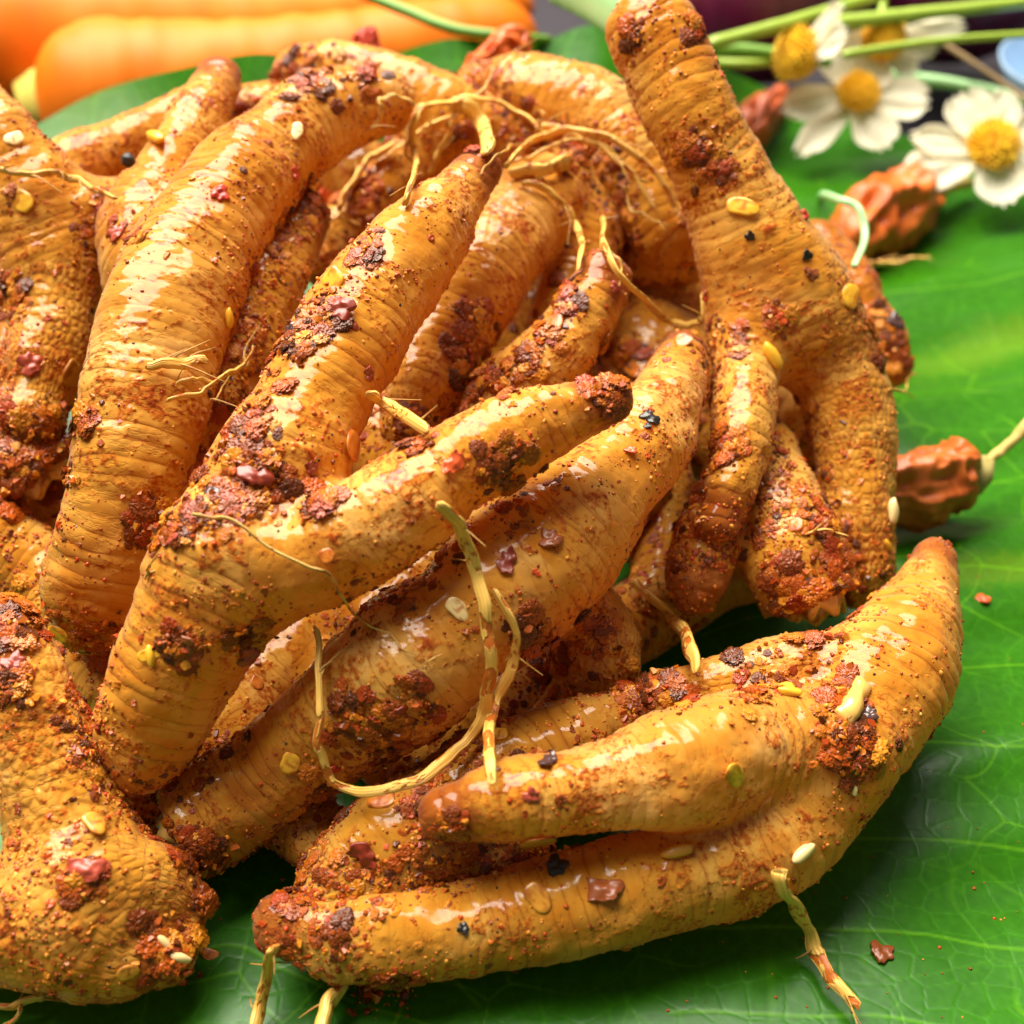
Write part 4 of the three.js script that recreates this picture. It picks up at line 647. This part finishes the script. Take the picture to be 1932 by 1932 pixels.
const longGeo = roughen(new THREE.IcosahedronGeometry(0.5, 2), 0.35, 2.3, 39);
const crumbGeos = [0, 1, 2, 3].map((s) => {                        // chipped chunk: a lump cut by a few planes
  const g = roughen(new THREE.IcosahedronGeometry(0.5, 2), 0.6, 2.6, s * 13), p = g.attributes.position, R = rngOf(70 + s);
  for (let k = 0; k < 8; k++) { const n = V(R() - 0.5, R() - 0.5, R() - 0.5).normalize(), d = 0.14 + 0.22 * R(); for (let i = 0; i < p.count; i++) { const v = V(p.getX(i), p.getY(i), p.getZ(i)), w = v.dot(n) - d; if (w > 0) { v.addScaledVector(n, -w); p.setXYZ(i, v.x, v.y, v.z); } } }
  const q = g.toNonIndexed(); q.computeVertexNormals(); q.scale(1.3, 1.3, 1.3); return q;
});
const smearGeos = [0, 1, 2].map((s) => {                           // a dab of coarse paste
  const g = mergeVertices((() => { const q = new THREE.IcosahedronGeometry(0.5, 14); q.deleteAttribute('uv'); q.deleteAttribute('normal'); return q; })(), 1e-5), p = g.attributes.position;
  for (let i = 0; i < p.count; i++) { const v = V(p.getX(i), p.getY(i), p.getZ(i)), a = fbm(v.x * 3 + s * 9, v.y * 3, v.z * 3, 3), b = Math.abs(fbm(v.x * 11, v.y * 11 + s * 5, v.z * 11, 3) - 0.5), c = fbm(v.x * 26, v.y * 26, v.z * 26 + s, 2); const k = 0.55 + 1.0 * a - 1.5 * b + 0.45 * (c - 0.5); p.setXYZ(i, v.x * k, v.y * k, v.z * k); }
  g.computeVertexNormals(); return g;
});
const grainGeos = [0, 1, 2].map((s) => { const g = roughen(new THREE.IcosahedronGeometry(0.5, 1), 0.7, 1.9, s * 7 + 3); return g; });
const spiceMat = new THREE.MeshPhysicalMaterial({ name: 'spice', color: 0xffffff, roughness: 0.32, clearcoat: 0, specularIntensity: 0.75 });
const solid = new Map(); const mat1 = (c, rough = 0.35, coat = 0.6) => { const k = c.join(); if (!solid.has(k)) solid.set(k, new THREE.MeshPhysicalMaterial({ color: lin(...c), roughness: rough, clearcoat: coat * 0.3, clearcoatRoughness: 0.2 })); return solid.get(k); };
const RS = rngOf(4242);
function seat(o, q, size, lift, spin, tilt = 0.25, thick = 1) {
  const z = q.n.clone().add(V((RS() - 0.5) * tilt * 2, (RS() - 0.5) * tilt * 2, (RS() - 0.5) * tilt * 2)).normalize(), x = V(Math.cos(spin), 0.2, Math.sin(spin)); x.addScaledVector(z, -x.dot(z)).normalize(); const y = z.clone().cross(x);
  o.quaternion.setFromRotationMatrix(new THREE.Matrix4().makeBasis(x, y, z)); o.scale.set(size, size, size * thick); o.position.copy(q.p).addScaledVector(q.n, lift);
}
const SEEDS = [[1403, 393, 58, 0], [1607, 560, 44, 0], [1385, 1462, 54, 0], [175, 1555, 64, 1], [665, 842, 62, 2], [630, 525, 54, 0], [1195, 700, 46, 2], [1015, 1590, 66, 2], [28, 265, 44, 3], [563, 245, 36, 3], [548, 1440, 50, 0], [45, 382, 46, 0], [132, 706, 52, 1], [1038, 612, 56, 2], [1020, 1698, 60, 1], [870, 1152, 46, 3], [945, 1385, 40, 0], [480, 1290, 30, 2], [285, 1232, 40, 0], [715, 1510, 52, 2], [1485, 1298, 50, 0], [1225, 1290, 44, 1], [330, 1820, 52, 1], [395, 1800, 40, 2], [240, 1835, 44, 1], [1290, 640, 40, 2], [1880, 370, 0, 0], [115, 1190, 46, 0], [1500, 985, 34, 2], [620, 1045, 34, 2], [1560, 1150, 30, 0], [900, 690, 36, 1]];
const LONGS = [[1455, 674, 60, 0, 0.9], [1684, 964, 52, 3, 1.5], [1510, 1612, 60, 3, -0.5], [1278, 1610, 66, 1, -0.3], [300, 262, 62, 0, 1.0], [1675, 1025, 26, 0, 0.8], [430, 600, 40, 0, 1.0], [290, 1240, 44, 0, 1.4], [1487, 1305, 48, 0, 0.1], [310, 1775, 40, 3, 0.6], [1605, 1490, 30, 3, 1.4], [340, 1810, 46, 3, 0.2]];
const seedCols = [[238, 176, 44], [206, 140, 40], [196, 112, 30], [236, 206, 140]];
const seedMats = seedCols.map((c) => new THREE.MeshPhysicalMaterial({ color: lin(...c), vertexColors: true, roughness: 0.35, clearcoat: 0.2 }));
const seedLabel = ['bright yellow chili seed stuck flat to the skin', 'ochre chili seed stuck to a sauced foot', 'brown orange chili seed lying in the sauce', 'pale cream seed resting on the feet'];
for (const [px, py, s, c] of SEEDS) { if (!s) continue; const q = hit(px, py), m = thing('chili_seed', seedGeos[c === 3 ? 2 : (px + py) % 3], seedMats[c], seedLabel[c], 'seed', 'chili seeds on the feet'), z = s * unit(q.p); seat(m, q, z, z * 0.07, RS() * 6.3, 0.3); m.scale.x *= 0.8 + 0.4 * RS(); m.scale.y *= 0.75 + 0.4 * RS(); }
const grainLabel = ['long yellow seed grain clinging to a foot', 'long ochre seed grain clinging to a foot', 'long brown seed grain clinging to a foot', 'long pale seed grain clinging to a foot'];
for (const [px, py, s, c, a] of LONGS) { const q = hit(px, py), m = thing('seed_grain', longGeo, mat1(seedCols[c]), grainLabel[c], 'seed', 'seed grains on the feet'), z = s * unit(q.p); const dir = camR.clone().multiplyScalar(Math.cos(a)).addScaledVector(camU, -Math.sin(a)); dir.addScaledVector(q.n, -dir.dot(q.n)).normalize(); m.quaternion.setFromRotationMatrix(new THREE.Matrix4().makeBasis(dir, q.n.clone().cross(dir), q.n)); m.scale.set(z, z * 0.42, z * 0.36); m.position.copy(q.p).addScaledVector(q.n, z * 0.12); }
const FLAKES = [[645, 590, 66, 0], [1145, 1682, 84, 1], [160, 1642, 84, 2], [408, 926, 46, 3], [490, 890, 90, 0], [855, 878, 56, 4], [960, 1058, 56, 0], [1050, 1212, 50, 0], [1665, 1795, 62, 1], [1849, 1134, 36, 4], [612, 372, 52, 4], [1522, 405, 34, 5], [1415, 445, 26, 6], [1522, 482, 28, 6], [1526, 516, 40, 1], [1228, 786, 44, 6], [1222, 805, 20, 6], [1048, 1634, 56, 6], [877, 1746, 32, 6], [688, 1612, 66, 0], [545, 620, 40, 3], [1005, 1505, 44, 2], [1500, 1290, 50, 1], [560, 330, 36, 5], [215, 435, 44, 2], [60, 690, 60, 2], [1035, 1438, 52, 3], [1150, 1185, 46, 0], [630, 1450, 40, 5], [1040, 1020, 60, 1], [700, 700, 40, 0], [1160, 545, 30, 2], [470, 1235, 60, 2], [350, 1215, 56, 1], [30, 1250, 60, 0], [1075, 560, 44, 0], [1190, 850, 34, 4], [420, 365, 44, 5], [325, 1010, 40, 2], [590, 880, 36, 0], [1690, 610, 50, 3], [1640, 1350, 44, 3], [755, 1345, 48, 0], [1470, 610, 34, 4], [1330, 560, 30, 5]];
const flakeCols = [[132, 42, 18], [136, 68, 28], [164, 66, 44], [78, 54, 52], [206, 82, 30], [186, 52, 30], [34, 28, 24]];
const flakeLabel = ['dark red chili flake stuck to the feet', 'brown crumb of chili skin', 'dull rose chili scrap lying on the feet', 'purplish grey husk scrap in the sauce', 'bright orange chili flake', 'scarlet chili flake on the skin', 'black charred spice fleck'];
for (const [px, py, s, c] of FLAKES) { const q = hit(px, py), m = thing('chili_flake', flakeGeos[(px * 7 + py) % 5], mat1(flakeCols[c], c === 3 ? 0.2 : 0.4), flakeLabel[c], 'chili flake', 'chili flakes on the feet'), z = s * unit(q.p); seat(m, q, z, z * 0.10, RS() * 6.3, 0.35, 1.1); }
{ const q = hit(243, 306), z = 26 * unit(q.p), m = thing('peppercorn', roughen(new THREE.IcosahedronGeometry(0.5, 4), 0.18, 5, 3), mat1([40, 30, 26], 0.6, 0.2), 'single round black peppercorn on a foot at the back', 'peppercorn'); seat(m, q, z, z * 0.35, 0); }

// where feet press together the paste gathers
const near = new Map(), CELL = 0.0022; const ck = (x, y, z) => (Math.floor(x / CELL) + 512) * 1048576 + (Math.floor(y / CELL) + 512) * 1024 + Math.floor(z / CELL) + 512;
feet.forEach((f, fi) => { for (let i = 0; i < f.nv; i += 2) { const k = ck(f.W[i * 3], f.W[i * 3 + 1], f.W[i * 3 + 2]); near.set(k, (near.get(k) ?? 0) | (1 << fi)); } });
const crevice = (fi, x, y, z) => { for (let a = -1; a <= 1; a++) for (let b = -1; b <= 1; b++) for (let c = -1; c <= 1; c++) { const m = near.get(ck(x + a * CELL, y + b * CELL, z + c * CELL)); if (m && (m & ~(1 << fi))) return true; } return false; };
const bins = {}; const put = (kind, geo, M, col) => { const k = kind + '|' + geo; (bins[k] ??= []).push([M, col]); };
const dummy = new THREE.Object3D();
function sprinkle(kind, geo, q, size, lift, col, thick = 1, tilt = 0.4) { seat(dummy, q, size, lift, RS() * 6.3, tilt, thick); dummy.updateMatrix(); put(kind, geo, dummy.matrix.clone(), col); }
const pick = (list) => list[Math.floor(RS() * list.length) % list.length];
const pasteCols = [[146, 66, 14], [168, 84, 16], [122, 54, 14], [186, 102, 20], [98, 46, 16], [204, 128, 32], [154, 58, 16], [172, 78, 16]].map((c) => lin(...c));
const grainCols = [[198, 102, 26], [172, 76, 18], [216, 130, 36], [146, 58, 16], [186, 66, 20], [126, 56, 18], [222, 150, 56]].map((c) => lin(...c));
const darkCols = [[44, 30, 22], [64, 40, 26], [32, 28, 26], [88, 48, 26]].map((c) => lin(...c));
feet.forEach((f, fi) => {
  const step = Math.max(1, Math.round(f.nv / 26000));
  for (let i = 0; i < f.nv; i += step) {
    const x = f.W[i * 3], y = f.W[i * 3 + 1], z = f.W[i * 3 + 2]; if (f.N3[i * 3 + 1] < -0.75) continue;
    const a = fbm(x * 85 + fi, y * 85, z * 85, 2), b = fbm(x * 320, y * 320 + fi, z * 320, 2), m = sstep(0.50, 0.72, a * 0.6 + b * 0.4), cv = crevice(fi, x, y, z);
    const q = { p: V(x, y, z), n: V(f.N3[i * 3], f.N3[i * 3 + 1], f.N3[i * 3 + 2]) }, r = RS(), t = RS();
    if (r < 0.012 + 0.26 * m + (cv ? 0.14 : 0)) sprinkle('ground_spice', Math.floor(t * 3), q, 0.00022 + 0.00055 * t * t * t + 0.00012 * RS(), 0, pick(grainCols), 0.6);
    else if (r < 0.0135 + 0.265 * m + (cv ? 0.155 : 0)) sprinkle('ground_spice', Math.floor(t * 3), q, 0.00022 + 0.0003 * t, 0, pick(darkCols), 0.6);
    if (RS() < 0.002 + 0.02 * m * m + (cv ? 0.02 : 0)) sprinkle('flake_scraps', Math.floor(t * 5), q, 0.0007 + 0.0013 * t * t, 0.0001, pick(RS() < 0.5 ? pasteCols : grainCols), 0.9, 0.5);
    if (RS() < (cv ? 0.03 : 0.004 * m)) sprinkle('paste_dabs', Math.floor(t * 3), q, 0.0011 + 0.0022 * RS() * RS(), -0.0001, pick(pasteCols), 0.4, 0.25);
    if (RS() < (cv ? 0.10 : 0.005 * m)) sprinkle('chili_paste', Math.floor(t * 4), q, 0.0004 + 0.001 * t * t, -0.0001, pick(pasteCols), 0.8);
  }
});
// heaped crumbs: [picture x, picture y, spread, how many, largest in mm]
const HEAPS = [[1335, 300, 56, 210, 1.6], [1300, 285, 40, 90, 1.3], [470, 900, 70, 330, 2.2], [400, 960, 60, 200, 1.9], [470, 820, 60, 180, 1.8], [285, 995, 46, 170, 2.0], [885, 650, 34, 150, 2.2], [905, 600, 36, 130, 1.9], [890, 700, 26, 90, 2.2], [1035, 625, 26, 90, 2.4], [1068, 560, 34, 100, 1.9], [935, 885, 44, 150, 1.9], [980, 850, 26, 60, 1.8], [605, 590, 50, 170, 1.7], [560, 650, 40, 120, 1.8], [690, 470, 44, 110, 1.4], [1150, 745, 36, 140, 1.9], [1130, 700, 20, 40, 1.8], [590, 140, 50, 200, 1.8], [690, 140, 40, 90, 1.6], [1595, 1310, 40, 120, 2.0], [1600, 1400, 46, 210, 2.3], [1610, 1450, 24, 80, 2.2], [1550, 985, 44, 140, 2.0], [1590, 1060, 44, 140, 2.2], [1480, 1100, 44, 130, 2.0], [1545, 1150, 60, 220, 2.2], [1690, 660, 40, 210, 2.0], [1660, 590, 24, 70, 1.6], [70, 830, 60, 240, 2.4], [40, 900, 60, 200, 2.3], [110, 900, 36, 130, 2.2], [320, 1800, 60, 190, 2.2], [390, 1700, 26, 90, 2.0], [400, 1630, 34, 130, 2.0], [350, 1600, 40, 90, 1.8], [700, 1370, 70, 220, 1.9], [800, 1340, 60, 120, 1.6], [1205, 1310, 30, 130, 2.2], [850, 1560, 26, 90, 1.7], [600, 950, 36, 110, 1.9], [470, 1210, 44, 90, 2.0], [340, 1220, 40, 110, 2.0], [1385, 850, 30, 90, 1.6], [1395, 640, 26, 60, 1.6], [1465, 605, 30, 80, 1.6], [1180, 660, 34, 140, 2.4], [1080, 295, 34, 110, 1.8], [160, 790, 30, 110, 1.8], [600, 370, 30, 90, 2.0], [690, 360, 34, 110, 2.0], [680, 410, 30, 80, 1.9], [160, 1665, 40, 120, 1.8], [30, 1180, 60, 210, 2.0], [20, 1300, 40, 120, 2.0], [880, 250, 30, 60, 1.6], [1130, 1190, 40, 120, 2.0], [1030, 1230, 46, 130, 1.9], [990, 1180, 40, 90, 1.9], [780, 800, 40, 120, 2.0], [940, 720, 40, 120, 2.0], [1000, 680, 36, 100, 1.9], [340, 1000, 40, 80, 1.6], [620, 1500, 40, 60, 1.8], [1500, 1130, 40, 90, 2.0], [1270, 1310, 40, 90, 1.6], [1430, 1290, 60, 120, 1.5], [640, 1760, 40, 80, 1.6], [560, 1700, 40, 50, 1.4], [15, 560, 40, 120, 2.0], [500, 700, 40, 60, 1.6], [1350, 820, 26, 40, 1.6], [760, 1870, 36, 90, 2.2], [690, 1880, 40, 90, 2.2], [180, 1210, 40, 120, 2.0], [250, 430, 40, 60, 1.3]];
HEAPS.push([1195, 70, 24, 70, 1.6], [1312, 50, 24, 70, 1.6], [1585, 1310, 40, 120, 1.9], [1600, 1400, 40, 140, 2.1]);
for (const [px, py, sp, n, big] of HEAPS) for (let k = 0; k < n * 0.2; k++) {
  const g = () => (RS() + RS() + RS() - 1.5) * 0.95, q = hit(px + g() * sp, py + g() * sp); if (q.foot < 0) continue; const t = RS(), s = (1.2 + 2.6 * t * t) * 0.001 * (0.6 + big * 0.22);
  sprinkle('paste_dabs', Math.floor(RS() * 3), q, s, s * 0.02, pick(pasteCols), 0.32, 0.2);
}
for (const [px, py, sp, n, big] of HEAPS) for (let k = 0; k < n * 0.55; k++) {
  const g = () => (RS() + RS() + RS() - 1.5) * 1.1, dx = g(), dy = g(), q = hit(px + dx * sp, py + dy * sp); if (q.foot < 0 && py < 1650) continue; const c = Math.max(0, 1 - Math.hypot(dx, dy)), t = RS(), s = (0.28 + (big * 0.72 - 0.28) * t * t * t) * 0.001;
  const u = RS(); if (u < 0.72) sprinkle('chili_paste', Math.floor(RS() * 4), q, s, s * 0.15 + c * RS() * 0.0007, pick(pasteCols), 0.8, 0.8); else if (u < 0.9) sprinkle('flake_scraps', Math.floor(RS() * 5), q, s * 1.2, s * 0.2 + c * RS() * 0.0008, pick(RS() < 0.6 ? pasteCols : grainCols), 0.9, 0.9); else sprinkle('ground_spice', Math.floor(RS() * 3), q, s * 0.6, s * 0.3 + c * 0.0004, pick(grainCols), 1, 0.9);
}
// a few crumbs that fell on the bare leaf
for (let k = 0; k < 90; k++) { const px = 1250 + RS() * 680, py = 1000 + RS() * 930, q = hit(px, py); if (q.foot >= 0) continue; sprinkle('ground_spice', Math.floor(RS() * 3), q, 0.0002 + 0.0005 * RS() * RS(), 0.0001, pick(grainCols), 0.7); }
const sets = { paste_dabs: [smearGeos, 'rust brown dabs of coarse chili paste smeared on the skin', 'chili paste'], ground_spice: [grainGeos, 'ground red and brown spice dusted over the chicken feet', 'spice'], flake_scraps: [flakeGeos, 'small torn scraps of red chili stuck over the feet', 'chili scraps'], chili_paste: [crumbGeos, 'dark red brown chili paste crumbs heaped on the feet', 'chili paste'] };
for (const [k, [geos, label, cat]] of Object.entries(sets)) {
  const G = new THREE.Group(); G.name = k; tag(G, label, cat, undefined, 'stuff'); scene.add(G);
  geos.forEach((g, gi) => {
    const L = bins[k + '|' + gi]; if (!L) return;
    const m = new THREE.InstancedMesh(g, spiceMat, L.length); m.name = 'crumbs'; m.userData.kind = 'stuff';
    L.forEach(([M, c], i) => { m.setMatrixAt(i, M); m.setColorAt(i, c); }); G.add(m);
  });
  shadows(G);
}
renderer.render(scene, camera);
